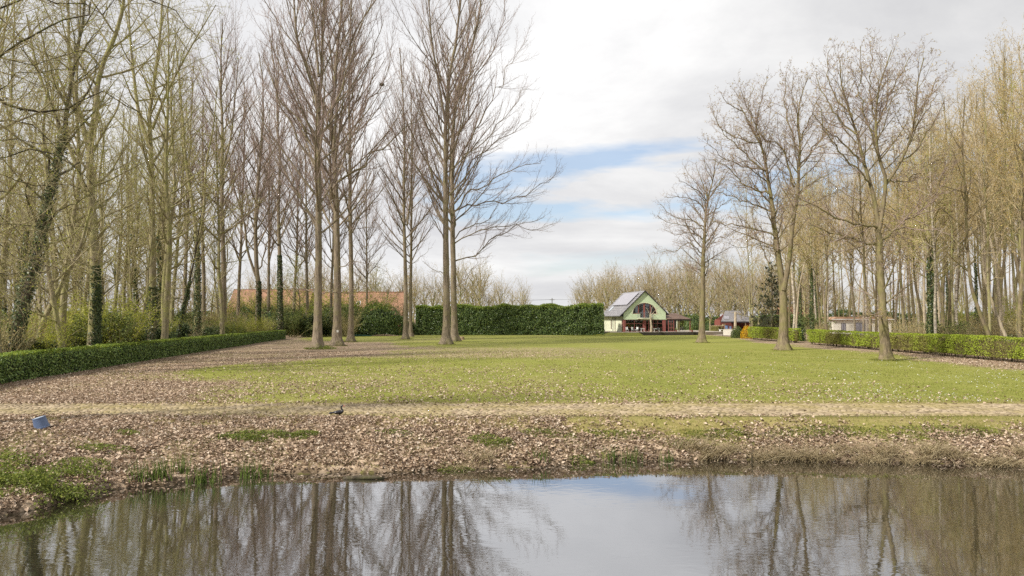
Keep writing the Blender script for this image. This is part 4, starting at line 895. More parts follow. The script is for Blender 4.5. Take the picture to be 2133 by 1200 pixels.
for k in range(150):
    D=30+90*rng.random(); x=hedgeX(D)-3.0-rng.random()**1.3*(0.78*D+5+hedgeX(D)); px=PX0+x*F/D
    if px<-60: continue
    i=int(rng.choice(4,p=[0.28,0.17,0.22,0.33])); zone='beside the ivy-smothered tree' if px<100 else ('around the thick trunk' if px<260 else ('under the high-forking tree' if px<365 else 'towards the wood edge'))
    shrub(i,x,D,rng.random()*6.28,rng.uniform(0.55,1.25),f'{SK[i]} undergrowth shrub {zone} in the left wood',f'{SK[i]} shrubs {zone} in the left wood')
for k in range(110):
    D=50+80*rng.random(); x=38.8+rng.random()*(0.8*D-36); px=PX0+x*F/D
    if px>2200 or px<1690 or (1715<px<1880 and D<117): continue
    i=int(rng.choice(4,p=[0.16,0.1,0.24,0.5])); zone='left of the big seamed trunk' if px<1843 else ('behind the middle of the long hedge' if px<1990 else 'behind the right end of the long hedge')
    shrub(i,x,D,rng.random()*6.28,rng.uniform(0.7,1.25),f'{SK[i]} undergrowth shrub {zone}',f'{SK[i]} shrubs {zone}')
for k,(px,D,i,s) in enumerate([(476,134,1,1.7),(500,137,3,2.0),(527,135,1,1.6),(548,139,0,1.8),(575,136,3,2.1),(603,138,1,1.9),(632,137,3,1.9),(668,138,0,1.7),(700,139,1,1.9),(722,140,3,1.8),(760,138,1,1.8),(812,139,3,1.9)]):
    shrub(i,X_at(px,D),D,px,s*1.22,f'tall {SK[i]} shrub screening the farmhouse roofs, {ordn[k]} of the row from the wood','tall shrubs screening the farmhouses')
k2=0
for k,(px,D,i,s) in enumerate([(380,100,0,1.5),(430,103,3,1.6),(470,105,3,1.5),(490,108,0,1.2),(505,110,2,1.3),(530,112,2,1.6),(555,112,2,1.5),(610,114,0,1.5),(640,116,2,1.8),(680,120,2,1.9),(715,122,0,1.9),(655,119,1,1.2),(725,118,3,1.5)]):
    shrub(i,X_at(px,D),D,px,s,f'{SK[i]} bush behind the far end of the low hedge, {ordn[k]} from the wood edge','bushes before the tiled farmhouses')
# --- a tree just outside the frame on the left, its limbs reach into the picture
bx,D=-18.5,19.0
def NH(pts,r0,r1,d1): 
    L=H(bx,D,pts,r0,r1,d1); return ([(0.1,0,L[0][0][2]-0.6)]+L[0],r0,r1)
NF=[dict(dens=4.2,t0=0.3,ang=0.75,Lf=0.45,lmin=0.6,lmax=3.0,rr=0.5,rmax=0.018,trop=0.1,nseg=8,wander=0.14,k=4),
    dict(dens=4.5,t0=0.12,ang=0.8,Lf=0.42,lmin=0.2,lmax=0.9,rr=0.5,rmax=0.008,rmin=0.0045,trop=0.05,nseg=5,wander=0.18),
    dict(dens=7,t0=0.12,ang=0.8,Lf=0.5,lmin=0.08,lmax=0.35,rr=0.6,rmax=0.0048,rmin=0.0035,trop=0.1,nseg=3,wander=0.2)]
M=make_tree(601,[([(0,0,0),(0.1,0,3),(0,0.1,6),(0.3,0,9),(0.2,0.2,12),(0.5,0,16)],0.30,0.06)],
   [NH([(-60,195),(0,215),(60,240),(95,243),(135,222),(160,205),(225,205),(300,235)],0.075,0.012,1.5),
    NH([(-60,150),(0,110),(75,70),(130,45),(200,5)],0.06,0.015,-1),NH([(-60,330),(0,325),(60,312),(130,330),(200,380)],0.045,0.008,1),
    NH([(-60,420),(0,400),(50,410),(110,440),(160,500)],0.04,0.006,-0.5),NH([(-60,540),(0,520),(60,545),(120,560),(170,600)],0.035,0.006,1),
    NH([(-60,60),(0,20),(90,-10),(200,20),(290,-20)],0.05,0.01,1.5),NH([(-60,-40),(120,-60),(330,0),(372,28),(400,55),(425,85)],0.06,0.008,0.5),
    NH([(-60,260),(40,255),(90,275),(140,330),(190,400),(230,460)],0.03,0.006,2),NH([(-60,460),(20,470),(90,480),(150,470),(210,490)],0.03,0.006,2),
    NH([(-60,480),(10,590),(60,610),(120,640)],0.025,0.006,1.5),NH([(-60,20),(20,60),(60,110),(95,170),(150,215)],0.035,0.006,0.5),NH([(-60,300),(20,290),(80,300),(150,290),(230,310)],0.03,0.006,1),NH([(-60,370),(20,365),(70,385),(150,380),(220,420)],0.03,0.006,2),NH([(-60,230),(10,180),(80,150),(150,150),(250,170)],0.035,0.006,-0.5),NH([(-60,560),(20,570),(80,560),(140,540),(190,560)],0.025,0.006,0),NH([(-60,430),(10,450),(50,500),(80,560)],0.025,0.006,1),NH([(-60,120),(60,130),(150,110),(240,120),(330,90)],0.03,0.006,1.5)],
   None,NF,dict(per=0.7,size=0.042,mat='leaf_spring',t0=0.3,jit=0.015),mats=('bark_dark','twig_olive'))
e=place(M,'tree',bx,D); tag(e,'dark crooked limbs with tiny new leaves reaching in from the left margin','tree')
# ------------------------------------------------------------------ hedges
def offset_poly(pts, d):
    p=np.array(pts,float); t=np.gradient(p,axis=0); t/=np.linalg.norm(t,axis=1,keepdims=True); return p+np.stack([-t[:,1],t[:,0]],1)*d
def hedge(pts, width, height, n, size, name, label, cat, group, leafm, topm, core, seed, rough=0.12, h_noise=0.12, stems=0, gap=0.0, inset=0.2, patch=None, lift=0.0):
    r=np.random.default_rng(seed); pts=np.array(pts,float); Lt=np.concatenate([[0],np.cumsum(np.linalg.norm(np.diff(pts,axis=0),axis=1))]); T=Lt[-1]
    org=pts[0].copy()
    def at(s):
        s=np.clip(s,0,T); x=np.interp(s,Lt,pts[:,0]); y=np.interp(s,Lt,pts[:,1]); dx=np.interp(s+0.2,Lt,pts[:,0])-np.interp(s-0.2,Lt,pts[:,0]); dy=np.interp(s+0.2,Lt,pts[:,1])-np.interp(s-0.2,Lt,pts[:,1])
        q=np.hypot(dx,dy)+1e-9; return x-org[0],y-org[1],dx/q,dy/q
    hh=lambda s: height*(1+h_noise*(fbm(s*0.35,s*0+1.7,seed,3)-0.5)*2)
    e=empty(name,(org[0],org[1],0)); tag(e,label,cat,group)
    # inner body: rounded cross-section swept along the line
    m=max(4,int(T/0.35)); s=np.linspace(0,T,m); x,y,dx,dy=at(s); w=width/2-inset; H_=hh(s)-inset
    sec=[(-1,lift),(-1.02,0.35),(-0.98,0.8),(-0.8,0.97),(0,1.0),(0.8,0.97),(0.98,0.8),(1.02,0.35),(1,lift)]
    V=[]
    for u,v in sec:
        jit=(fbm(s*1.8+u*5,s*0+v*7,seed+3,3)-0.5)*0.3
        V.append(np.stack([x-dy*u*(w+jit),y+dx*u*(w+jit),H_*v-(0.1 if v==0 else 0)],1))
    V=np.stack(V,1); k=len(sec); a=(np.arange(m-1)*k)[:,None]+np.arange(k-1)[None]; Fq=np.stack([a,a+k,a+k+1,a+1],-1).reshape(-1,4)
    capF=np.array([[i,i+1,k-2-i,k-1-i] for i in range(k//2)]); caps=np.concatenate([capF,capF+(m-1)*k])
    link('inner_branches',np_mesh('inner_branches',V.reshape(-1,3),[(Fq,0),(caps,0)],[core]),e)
    # leaves on both faces, the top and the ends
    area=np.array([T*height,T*height,T*width*1.2,width*height,width*height]); c=r.choice(5,n,p=area/area.sum())
    s=r.random(n)*T; s=np.where(c==3,0.0,np.where(c==4,T,s)); H_=hh(s)
    u=np.where(c==0,-1.0,np.where(c==1,1.0,r.uniform(-1,1,n))); v=np.where(c==2,1.0,lift+(1-lift)*r.random(n))
    rnd=1-0.10*np.clip((v-0.8)/0.2,0,1)**2*(np.abs(u)>0.99)
    lump=(fbm(s*1.1+u*3,v*height*1.1+u,seed+9,3)-0.5)*rough*2.5; inn=-rough*r.random(n)**2*1.5+lump
    x,y,dx,dy=at(s); off=(width/2+inn*(c<2))*u*rnd; end=np.where(c==3,-1,np.where(c==4,1,0))*(0.02+inn*0.5)
    C=np.stack([x-dy*off+dx*end,y+dx*off+dy*end,H_*v+np.where(c==2,inn*0.8+0.02,0)],1)
    N=np.where((c==2)[:,None],np.array([[0,0,1.0]]),np.stack([-dy*u,dx*u,0.35*np.ones(n)],1))
    if gap:
        gk=fbm(s*0.9+u*11,v*height*1.3,seed+20,4); k_=r.random(n)<np.clip(1-gap*sstep(0.40,0.62,gk)*1.6,0.12,1); C=C[k_];N=N[k_];c=c[k_];v=v[k_];s=s[k_];n=len(C)
    Vq,Fq=quads(C,size*r.uniform(0.6,1.4,n),r,N,1.25,0.62,0.5)
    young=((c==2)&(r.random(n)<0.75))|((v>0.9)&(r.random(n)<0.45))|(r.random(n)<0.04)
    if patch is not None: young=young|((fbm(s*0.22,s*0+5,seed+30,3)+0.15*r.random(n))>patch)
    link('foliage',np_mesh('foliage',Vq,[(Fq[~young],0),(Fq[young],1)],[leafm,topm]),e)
    if stems:
        st=MB(); 
        for q in range(stems):
            sq=r.random()*T; x,y,dx,dy=at(np.array([sq])); o_=r.uniform(-0.2,0.2); X=float(x[0]-dy[0]*o_); Y=float(y[0]+dx[0]*o_); st.tube([(X,Y,-0.05),(X+r.normal()*0.05,Y+r.normal()*0.05,0.5)],0.025,5,False)
        st.build('stems','bark_dark',e)
    return e
LH=[(-23.2,27),(-24.9,33),(-26.0,40.3),(-28.1,54.2),(-30.6,72),(-33.6,93),(-34.6,104)]
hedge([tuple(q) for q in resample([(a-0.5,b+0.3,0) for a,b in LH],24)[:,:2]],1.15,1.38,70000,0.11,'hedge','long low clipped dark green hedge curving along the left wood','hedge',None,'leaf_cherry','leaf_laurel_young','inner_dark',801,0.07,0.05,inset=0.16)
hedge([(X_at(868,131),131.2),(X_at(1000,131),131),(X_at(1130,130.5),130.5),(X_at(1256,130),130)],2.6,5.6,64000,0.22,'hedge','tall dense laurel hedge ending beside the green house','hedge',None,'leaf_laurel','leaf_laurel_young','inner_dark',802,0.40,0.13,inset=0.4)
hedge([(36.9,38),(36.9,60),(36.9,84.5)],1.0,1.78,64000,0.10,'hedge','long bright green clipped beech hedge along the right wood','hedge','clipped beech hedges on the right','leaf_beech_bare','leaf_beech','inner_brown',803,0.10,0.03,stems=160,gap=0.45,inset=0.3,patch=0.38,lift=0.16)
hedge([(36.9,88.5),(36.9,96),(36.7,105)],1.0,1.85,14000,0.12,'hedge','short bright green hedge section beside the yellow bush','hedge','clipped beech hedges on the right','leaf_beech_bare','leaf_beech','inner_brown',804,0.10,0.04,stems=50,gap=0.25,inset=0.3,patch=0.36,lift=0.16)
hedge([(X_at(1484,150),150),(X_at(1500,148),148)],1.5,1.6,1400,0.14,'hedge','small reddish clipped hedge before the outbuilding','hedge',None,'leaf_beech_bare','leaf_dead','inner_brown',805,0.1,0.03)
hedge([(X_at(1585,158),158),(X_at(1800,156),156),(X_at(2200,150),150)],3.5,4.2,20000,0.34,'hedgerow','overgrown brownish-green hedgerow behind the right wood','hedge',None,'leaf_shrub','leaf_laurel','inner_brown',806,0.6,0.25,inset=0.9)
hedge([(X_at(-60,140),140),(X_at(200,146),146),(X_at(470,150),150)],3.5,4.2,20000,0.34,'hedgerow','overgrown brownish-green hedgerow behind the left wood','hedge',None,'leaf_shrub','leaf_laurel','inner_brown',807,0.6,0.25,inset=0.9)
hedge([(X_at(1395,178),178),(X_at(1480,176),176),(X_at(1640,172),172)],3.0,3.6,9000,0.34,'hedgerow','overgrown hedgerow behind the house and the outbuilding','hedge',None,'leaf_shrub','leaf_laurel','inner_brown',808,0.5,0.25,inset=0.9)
def bush(px,D,rx,ry,rz_,n,size,leafm,topm,core,name,label,cat,seed,group=None,z0=0.0,box=0.0):
    r=np.random.default_rng(seed); e=empty(name,(X_at(px,D),D,0)); tag(e,label,cat,group)
    d=nrm(r.normal(size=(n,3))); d[:,2]=np.abs(d[:,2]); lump=1+0.16*(fbm(np.arctan2(d[:,1],d[:,0])*1.7+5,d[:,2]*3,seed,3)-0.5)*2
    if box: d=d/np.maximum(np.abs(d).max(1,keepdims=True),1e-6)*(1-0.12*box)*0.5+d*0.5
    q=(1-0.10*r.random(n)**2)*lump; C=np.stack([d[:,0]*rx*q,d[:,1]*ry*q,z0+d[:,2]*(rz_-z0)*q],1)
    low=r.random(n)<0.35; C[low,2]=z0+r.random(low.sum())*(rz_-z0)*0.6
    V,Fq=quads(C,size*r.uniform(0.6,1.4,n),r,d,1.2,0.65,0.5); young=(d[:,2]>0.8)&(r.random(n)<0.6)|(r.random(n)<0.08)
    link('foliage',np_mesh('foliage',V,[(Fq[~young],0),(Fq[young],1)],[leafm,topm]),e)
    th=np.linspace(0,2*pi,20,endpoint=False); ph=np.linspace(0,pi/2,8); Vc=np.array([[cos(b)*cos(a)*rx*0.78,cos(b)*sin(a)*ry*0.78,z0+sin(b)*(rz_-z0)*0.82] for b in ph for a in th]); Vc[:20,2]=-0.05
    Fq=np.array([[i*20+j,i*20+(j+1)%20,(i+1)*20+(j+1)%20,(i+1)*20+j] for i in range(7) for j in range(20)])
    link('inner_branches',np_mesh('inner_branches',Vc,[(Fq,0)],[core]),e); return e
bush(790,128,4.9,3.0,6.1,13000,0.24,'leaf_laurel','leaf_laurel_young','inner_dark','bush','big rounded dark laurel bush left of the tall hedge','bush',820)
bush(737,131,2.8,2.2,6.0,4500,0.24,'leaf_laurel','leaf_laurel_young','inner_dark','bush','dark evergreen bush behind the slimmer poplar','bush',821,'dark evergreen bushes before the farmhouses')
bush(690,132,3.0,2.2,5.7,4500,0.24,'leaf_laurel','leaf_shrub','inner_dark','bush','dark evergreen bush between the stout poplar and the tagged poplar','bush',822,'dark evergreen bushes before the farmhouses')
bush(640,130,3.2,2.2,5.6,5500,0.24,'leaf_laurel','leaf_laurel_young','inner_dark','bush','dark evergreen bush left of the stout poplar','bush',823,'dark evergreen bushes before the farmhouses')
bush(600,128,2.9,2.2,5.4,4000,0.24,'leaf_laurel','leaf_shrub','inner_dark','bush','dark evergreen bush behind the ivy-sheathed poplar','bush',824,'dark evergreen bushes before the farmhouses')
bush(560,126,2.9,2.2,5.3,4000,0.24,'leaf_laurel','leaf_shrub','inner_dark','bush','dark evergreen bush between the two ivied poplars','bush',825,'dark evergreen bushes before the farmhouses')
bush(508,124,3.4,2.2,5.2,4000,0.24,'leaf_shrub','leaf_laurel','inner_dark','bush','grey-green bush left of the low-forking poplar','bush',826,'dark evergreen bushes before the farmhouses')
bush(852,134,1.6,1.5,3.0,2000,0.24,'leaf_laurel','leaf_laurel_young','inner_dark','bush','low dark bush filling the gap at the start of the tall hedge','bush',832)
bush(1535,112,1.05,1.0,1.85,2600,0.11,'leaf_shrub','leaf_laurel','inner_dark','bush','rounded olive-green bush left of the yellow forsythia','bush',827)
bush(1555,108.5,0.95,0.8,1.95,2600,0.11,'leaf_yellow','leaf_yellow','inner_brown','forsythia','bright yellow forsythia in bloom at the end of the short hedge','bush',828)
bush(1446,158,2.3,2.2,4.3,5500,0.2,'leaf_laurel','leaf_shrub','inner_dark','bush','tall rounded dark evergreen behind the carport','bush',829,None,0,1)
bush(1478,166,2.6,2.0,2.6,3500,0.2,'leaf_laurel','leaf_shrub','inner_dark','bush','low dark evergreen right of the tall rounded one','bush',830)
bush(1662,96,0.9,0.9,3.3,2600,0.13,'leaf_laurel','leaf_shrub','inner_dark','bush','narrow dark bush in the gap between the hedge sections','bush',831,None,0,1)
# weeds round the foot of the stout poplar
bx,D=base_of(662,727); r=np.random.default_rng(840); n=1300; a=r.random(n)*6.283; q=0.5+0.9*r.random(n)
V,Fq=quads(np.stack([0.3+q*np.cos(a)*1.2,q*np.sin(a)*0.9,0.02+0.45*r.random(n)*np.exp(-(q-0.5)*1.4)],1),0.11*r.uniform(0.5,1.4,n),r,np.array([0,0,1.0]),1.2)
tag(link('weeds',np_mesh('weeds',V,[(Fq,0)],['leaf_herb']),None,(bx,D,0)),'green weeds growing round the foot of the stout front poplar','weeds',kind='stuff')

# ------------------------------------------------------------------ building materials
surf('render_green',(0.56,0.67,0.45),(0.60,0.71,0.49),3,0.85,0.1)
surf('render_cream',(0.62,0.64,0.48),(0.68,0.70,0.53),3,0.85,0.1)
surf('render_white',(0.74,0.70,0.60),(0.82,0.79,0.70),3,0.85,0.1)
surf('paint_red',(0.24,0.085,0.075),(0.31,0.11,0.095),5,0.5,0.05)
surf('fascia_dark',(0.03,0.03,0.04),(0.06,0.055,0.06),5,0.6,0.05)
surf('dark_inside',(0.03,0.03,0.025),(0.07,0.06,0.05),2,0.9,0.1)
surf('deck_grey',(0.30,0.26,0.22),(0.42,0.38,0.33),4,0.8,0.1,stretch=(1,8,1))
surf('deck_gap_shade',(0.03,0.028,0.025),(0.07,0.06,0.05),4,0.8,0.1)
surf('gravel',(0.30,0.26,0.21),(0.44,0.39,0.33),30,0.95,0.3)
surf('white_paint',(0.7,0.7,0.68),(0.8,0.8,0.78),4,0.5,0.02)
surf('metal_grey',(0.25,0.26,0.28),(0.4,0.41,0.43),6,0.35,0.02,0.5,0.8)
surf('blue_plastic',(0.085,0.125,0.225),(0.13,0.18,0.30),5,0.4,0.02,0.5)
surf('blue_base',(0.36,0.43,0.52),(0.50,0.56,0.62),7,0.5,0.02,0.5)
surf('brick_red',(0.16,0.05,0.04),(0.26,0.09,0.07),12,0.9,0.3)
surf('black_feather',(0.006,0.006,0.009),(0.018,0.016,0.024),8,0.35,0.1,0.6)
surf('duck_red',(0.35,0.04,0.03),(0.5,0.08,0.05),8,0.5,0.1,0.4)
surf('net_green',(0.03,0.10,0.08),(0.06,0.16,0.12),8,0.7,0.1)
surf('stump_wood',(0.16,0.11,0.07),(0.40,0.30,0.19),9,0.9,0.4)
surf('rubber',(0.02,0.02,0.02),(0.04,0.04,0.04),5,0.7,0.1)
surf('brown_felt',(0.36,0.22,0.14),(0.46,0.30,0.20),5,0.9,0.1)
surf('solar',(0.26,0.25,0.28),(0.33,0.32,0.35),2,0.3,0.0,0.6)
def tiles(name,c1,c2,rows,colsn,vary=0.25,rough=0.7):
    m,nt,N,L=new_mat(name); tc=N.new('ShaderNodeTexCoord'); br=N.new('ShaderNodeTexBrick'); L.new(tc.outputs['UV'],br.inputs['Vector'])
    br.inputs['Scale'].default_value=1; br.inputs['Brick Width'].default_value=1/colsn; br.inputs['Row Height'].default_value=1/rows; br.inputs['Mortar Size'].default_value=0.12/rows
    br.inputs['Color1'].default_value=(*c1,1); br.inputs['Color2'].default_value=(*c2,1); br.inputs['Mortar'].default_value=(*[q*0.35 for q in c1],1); br.inputs['Bias'].default_value=0
    n=noise(N,L,tc.outputs['Object'],0.7,5,0.7); rr=ramp(N,[(0.3,(1-vary,)*3),(0.7,(1+vary,)*3)]); L.new(n.outputs[0],rr.inputs[0]); c=mixc(N,L,1.0,br.outputs[0],rr.outputs[0],'MULTIPLY')
    finish(N,L,c,rough,br.outputs[1],-0.5,0.05,0.4); return m
tiles('tiles_slate',(0.30,0.29,0.30),(0.38,0.365,0.37),13,26,0.15,0.5)
tiles('tiles_red',(0.62,0.33,0.20),(0.74,0.43,0.28),26,90,0.4)
tiles('tiles_brown',(0.20,0.125,0.09),(0.26,0.17,0.13),14,30,0.25)
def slab_uv(name,quad,thick,mat,parent):
    """roof slope: quad a,b (eave) c,d (ridge), with real thickness and uv"""
    a,b,c,d=[np.array(q,float) for q in quad]; nrm_=np.cross(b-a,d-a); nrm_/=np.linalg.norm(nrm_)
    if nrm_[2]<0: nrm_=-nrm_
    V=[a,b,c,d]+[q-nrm_*thick for q in (a,b,c,d)]; Fc=[(0,1,2,3),(7,6,5,4),(0,4,5,1),(1,5,6,2),(2,6,7,3),(3,7,4,0)]
    me=bpy.data.meshes.new(name); me.from_pydata([tuple(v) for v in V],[],Fc); uv=me.uv_layers.new(name='UVMap'); cd=[(0,0),(1,0),(1,1),(0,1)]
    for p in me.polygons:
        for k,li in enumerate(p.loop_indices): uv.data[li].uv=cd[k] if p.index==0 else (0.001*k,0.001)
    me.materials.append(MATS[mat]); return link(name,me,parent)
def glass_mat():
    m,nt,N,L=new_mat('glass'); g=N.new('ShaderNodeBsdfGlossy'); g.inputs['Roughness'].default_value=0.03; g.inputs[0].default_value=(0.9,0.93,0.95,1)
    t=N.new('ShaderNodeBsdfTransparent'); t.inputs[0].default_value=(0.72,0.76,0.74,1); f=N.new('ShaderNodeFresnel'); f.inputs[0].default_value=1.9
    x=N.new('ShaderNodeMixShader'); L.new(f.outputs[0],x.inputs[0]); L.new(t.outputs[0],x.inputs[1]); L.new(g.outputs[0],x.inputs[2]); o=N.new('ShaderNodeOutputMaterial'); L.new(x.outputs[0],o.inputs[0])
glass_mat()

# ------------------------------------------------------------------ the green house
HX,HD=X_at(1343,132),132.0
house=empty('house',(HX,HD,0.6),R(12)); tag(house,'pale green gabled house with an arched window and red-framed glazing','house')
W=4.35; DP=10.8; EZ=3.83+0.0; RZ=7.95; SL=(RZ-EZ)/(W)   # wall half-width, depth, wall-top and ridge height above the terrace
def roofz(x): return RZ-abs(x)*SL-0.12
AR,AH,AZ=2.5,2.1,3.45      # arch half width, height, sill
GZ0=2.35                    # top of the ground-floor glazing
def archz(x): return AZ+AH*math.sqrt(max(0,1-(x/AR)**2))
xsn=sorted(set([-W,W,-AR,AR,-0.95,0.95]+list(np.linspace(-W,W,31))+list(-AR*np.cos(np.linspace(0,pi,25)))))
wm=MB()
for x0,x1 in zip(xsn[:-1],xsn[1:]):
    if x1-x0<1e-6: continue
    mid=(x0+x1)/2; y0,y1=0,0.32
    def strip(za0,za1,zb0,zb1):
        for y,s in ((y0,1),(y1,-1)):
            q=[(x0,y,za0),(x1,y,za1),(x1,y,zb1),(x0,y,zb0)]; wm.face(q if s>0 else q[::-1])
        wm.face([(x0,y0,za0),(x0,y1,za0),(x1,y1,za1),(x1,y0,za1)]); wm.face([(x0,y0,zb0),(x1,y0,zb1),(x1,y1,zb1),(x0,y1,zb0)])
    if abs(mid)<AR:
        strip(archz(x0),archz(x1),roofz(x0),roofz(x1))
        if abs(mid)<0.95: strip(GZ0,GZ0,GZ0+0.25,GZ0+0.25)
        else: strip(GZ0,GZ0,AZ,AZ)
    else: strip(GZ0,GZ0,roofz(x0),roofz(x1))
for s in (-1,1):
    wm.face([(s*W,0,GZ0),(s*W,0.32,GZ0),(s*W,0.32,roofz(W)),(s*W,0,roofz(W))])
wm.build('gable_wall','render_green',house)
arc=[(-AR+0,AZ)]+[(x,archz(x)) for x in -AR*np.cos(np.linspace(0,pi,29))][1:]
trim=MB(); ao=[(1.0*x*(1+0.05),AZ+(z-AZ)*1.06) for x,z in arc]
for (a,b),(c,d) in zip(zip(arc[:-1],arc[1:]),zip(ao[:-1],ao[1:])): trim.prism([a,b,d,c],-0.03,-0.002)
trim.build('arch_trim','render_cream',house)
sw=MB(); sw.box(-W-0.004,-W+0.25,1.0,4.4,0,roofz(W)); sw.box(-W-0.004,-W+0.25,4.9,6.5,0,roofz(W)); sw.box(-W-0.004,-W+0.25,7.1,DP,0,roofz(W)); sw.box(-W-0.004,-W+0.25,4.4,4.9,2.9,roofz(W)); sw.box(-W-0.004,-W+0.25,6.5,7.1,0,0.4); sw.box(-W-0.004,-W+0.25,6.5,7.1,2.3,roofz(W))
sw.box(-W-0.004,-W+0.25,0.325,1.0,GZ0,roofz(W)); sw.build('side_wall','render_cream',house)
rw=MB(); rw.box(W-0.25,W,0.325,DP,0,roofz(W)); rw.build('far_side_wall','render_green',house)
bw=MB(); bw.prism([(-W,0),(W,0),(W,roofz(W)),(0,roofz(0)),(-W,roofz(W))],DP+0.003,DP+0.25); bw.build('back_wall','render_cream',house)
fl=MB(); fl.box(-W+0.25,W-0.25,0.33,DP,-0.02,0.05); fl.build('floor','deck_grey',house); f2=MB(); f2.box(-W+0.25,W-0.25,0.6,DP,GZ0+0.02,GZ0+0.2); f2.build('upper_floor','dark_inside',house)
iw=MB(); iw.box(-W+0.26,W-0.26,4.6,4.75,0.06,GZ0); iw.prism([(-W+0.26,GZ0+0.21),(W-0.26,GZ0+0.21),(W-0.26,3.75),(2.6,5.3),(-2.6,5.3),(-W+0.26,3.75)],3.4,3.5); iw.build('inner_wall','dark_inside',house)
OV=0.8
zr=lambda x: RZ-abs(x)*SL
slab_uv('roof',[(-W-OV,-0.25,zr(W+OV)),(-W-OV,DP+0.4,zr(W+OV)),(0,DP+0.4,RZ),(0,-0.25,RZ)],0.10,'tiles_slate',house)
slab_uv('roof',[(W+OV*0.7,-0.25,zr(W+OV*0.7)),(W+OV*0.7,DP+0.4,zr(W+OV*0.7)),(0,DP+0.4,RZ),(0,-0.25,RZ)],0.10,'tiles_slate',house)
fa=MB(); fa.prism([(-W-OV,zr(W+OV)-0.16),(0,RZ-0.16),(0,RZ+0.06),(-W-OV,zr(W+OV)+0.06)],-0.31,-0.255); fa.prism([(0,RZ-0.16),(W+OV*.7,zr(W+OV*.7)-0.16),(W+OV*.7,zr(W+OV*.7)+0.06),(0,RZ+0.06)],-0.31,-0.255); fa.build('bargeboard','fascia_dark',house)
gt=MB(); gt.box(-W-OV-0.12,-W-OV,-0.2,DP+0.3,zr(W+OV)-0.12,zr(W+OV)+0.0); gt.build('gutter','metal_grey',house)
so=MB(); so.box(-W-OV+0.02,-W-0.01,-0.2,DP,zr(W+OV)-0.13,zr(W+OV)-0.10); so.build('soffit','fascia_dark',house)
dp=MB(); dp.tube([(-W-0.1,5.6,zr(W+OV)-0.1),(-W-0.1,5.6,0)],0.05,8); dp.build('downpipe','fascia_dark',house)
# solar array on the left slope
def onroof(x,y,up): 
    n=np.array([-SL,0,1])/math.hypot(SL,1); return np.array([x,y,zr(x)])+n*up
slab_uv('solar_panel',[onroof(-3.0,1.4,0.2),onroof(-3.0,9.4,0.2),onroof(-0.45,9.4,0.2),onroof(-0.45,1.4,0.2)],0.05,'solar',house)
sl=slab_uv('roof_window',[onroof(-4.1,8.0,0.09),onroof(-4.1,9.0,0.09),onroof(-3.2,9.0,0.09),onroof(-3.2,8.0,0.09)],0.08,'glass',house)
# arched window
wf=MB()
for x,w in ((-1.25,0.08),(-0.06,0.18),(1.2,0.08)):
    z0=AZ+0.0 if abs(x)>0.95 else GZ0+0.25
    wf.box(x-w,x+w,0.12,0.20,z0,archz(abs(x)+w)-0.02)
ai=[(x*0.965,AZ+(z-AZ)*0.955) for x,z in arc]
for (a,b),(c,d) in zip(zip(arc[:-1],arc[1:]),zip(ai[:-1],ai[1:])): wf.prism([c,d,b,a],0.13,0.19)
wf.box(-AR,-0.95,0.13,0.19,AZ,AZ+0.09); wf.box(0.95,AR,0.13,0.19,AZ,AZ+0.09)
aw=wf.build('arched_window','paint_red',house)
gp=MB(); gp.prism(arc,0.155,0.165); gp.box(-0.95,0.95,0.155,0.165,GZ0+0.25,AZ-0.003); gp.build('pane','glass',aw)
# balcony
bz=GZ0+0.32
bc=MB(); pl=[(-1.6,0),(1.55,0),(1.45,-0.75),(0.9,-1.1),(-0.9,-1.1),(-1.5,-0.75)]
i=len(bc.v); 
for z in (bz-0.14,bz): bc.v+=[(x,y-0.004,z) for x,y in pl]
m_=len(pl); bc.f.append(tuple(range(m_))[::-1]); bc.f.append(tuple(range(m_,2*m_))); bc.f+=[(k,(k+1)%m_,m_+(k+1)%m_,m_+k) for k in range(m_)]
bc.prism([(-1.35,bz-0.141),(1.3,bz-0.141),(0.8,bz-0.40),(-0.8,bz-0.40)],-0.55,-0.004)
bal=bc.build('balcony','render_cream',house)
rl=MB(); rp=pl[1:]+[pl[0]]
ring_=[(1.55,-0.02),(1.45,-0.75),(0.9,-1.08),(-0.9,-1.08),(-1.5,-0.75),(-1.6,-0.02)]
for z in (bz+0.08,bz+0.95): rl.tube([(x,y,z) for x,y in ring_],0.028,6)
for (a,b),(c,d) in zip(ring_[:-1],ring_[1:]):
    n_=max(2,int(math.hypot(c-a,d-b)/0.14))
    for q in range(n_): t=q/n_; rl.tube([(a+(c-a)*t,b+(d-b)*t,bz),(a+(c-a)*t,b+(d-b)*t,bz+0.95)],0.014,4,False)
rl.build('railing','metal_grey',bal)
# ground-floor glazing, red frames
def frame(name,x0,x1,y,z0,z1,vs,hs,parent,w=0.06,thick=0.08,depth=True):
    f=MB(); f.box(x0,x0+w*1.6,y,y+thick,z0,z1); f.box(x1-w*1.6,x1,y,y+thick,z0,z1); f.box(x0+w*1.6,x1-w*1.6,y,y+thick,z0,z0+w*1.6); f.box(x0+w*1.6,x1-w*1.6,y,y+thick,z1-w*1.6,z1)
    for v in vs: f.box(v-w/2,v+w/2,y+0.012,y+thick-0.012,z0+w*1.6,z1-w*1.6)
    for h in hs: f.box(x0+w*1.6,x1-w*1.6,y+0.02,y+thick-0.02,h-w/2,h+w/2)
    o=f.build(name,'paint_red',parent); g=MB(); g.box(x0+w,x1-w,y+thick*0.45,y+thick*0.55,z0+w,z1-w); g.build('pane','glass',o); return o
frame('window',-3.95,-0.3,0.12,0.05,GZ0-0.02,[-2.1],[0.85,1.55],house)
frame('window',0.85,3.75,0.12,0.05,GZ0-0.02,[1.8,2.7],[0.85,1.6],house)
frame('glass_door',0.2,0.85,0.12,0.05,GZ0-0.02,[],[1.6],house)
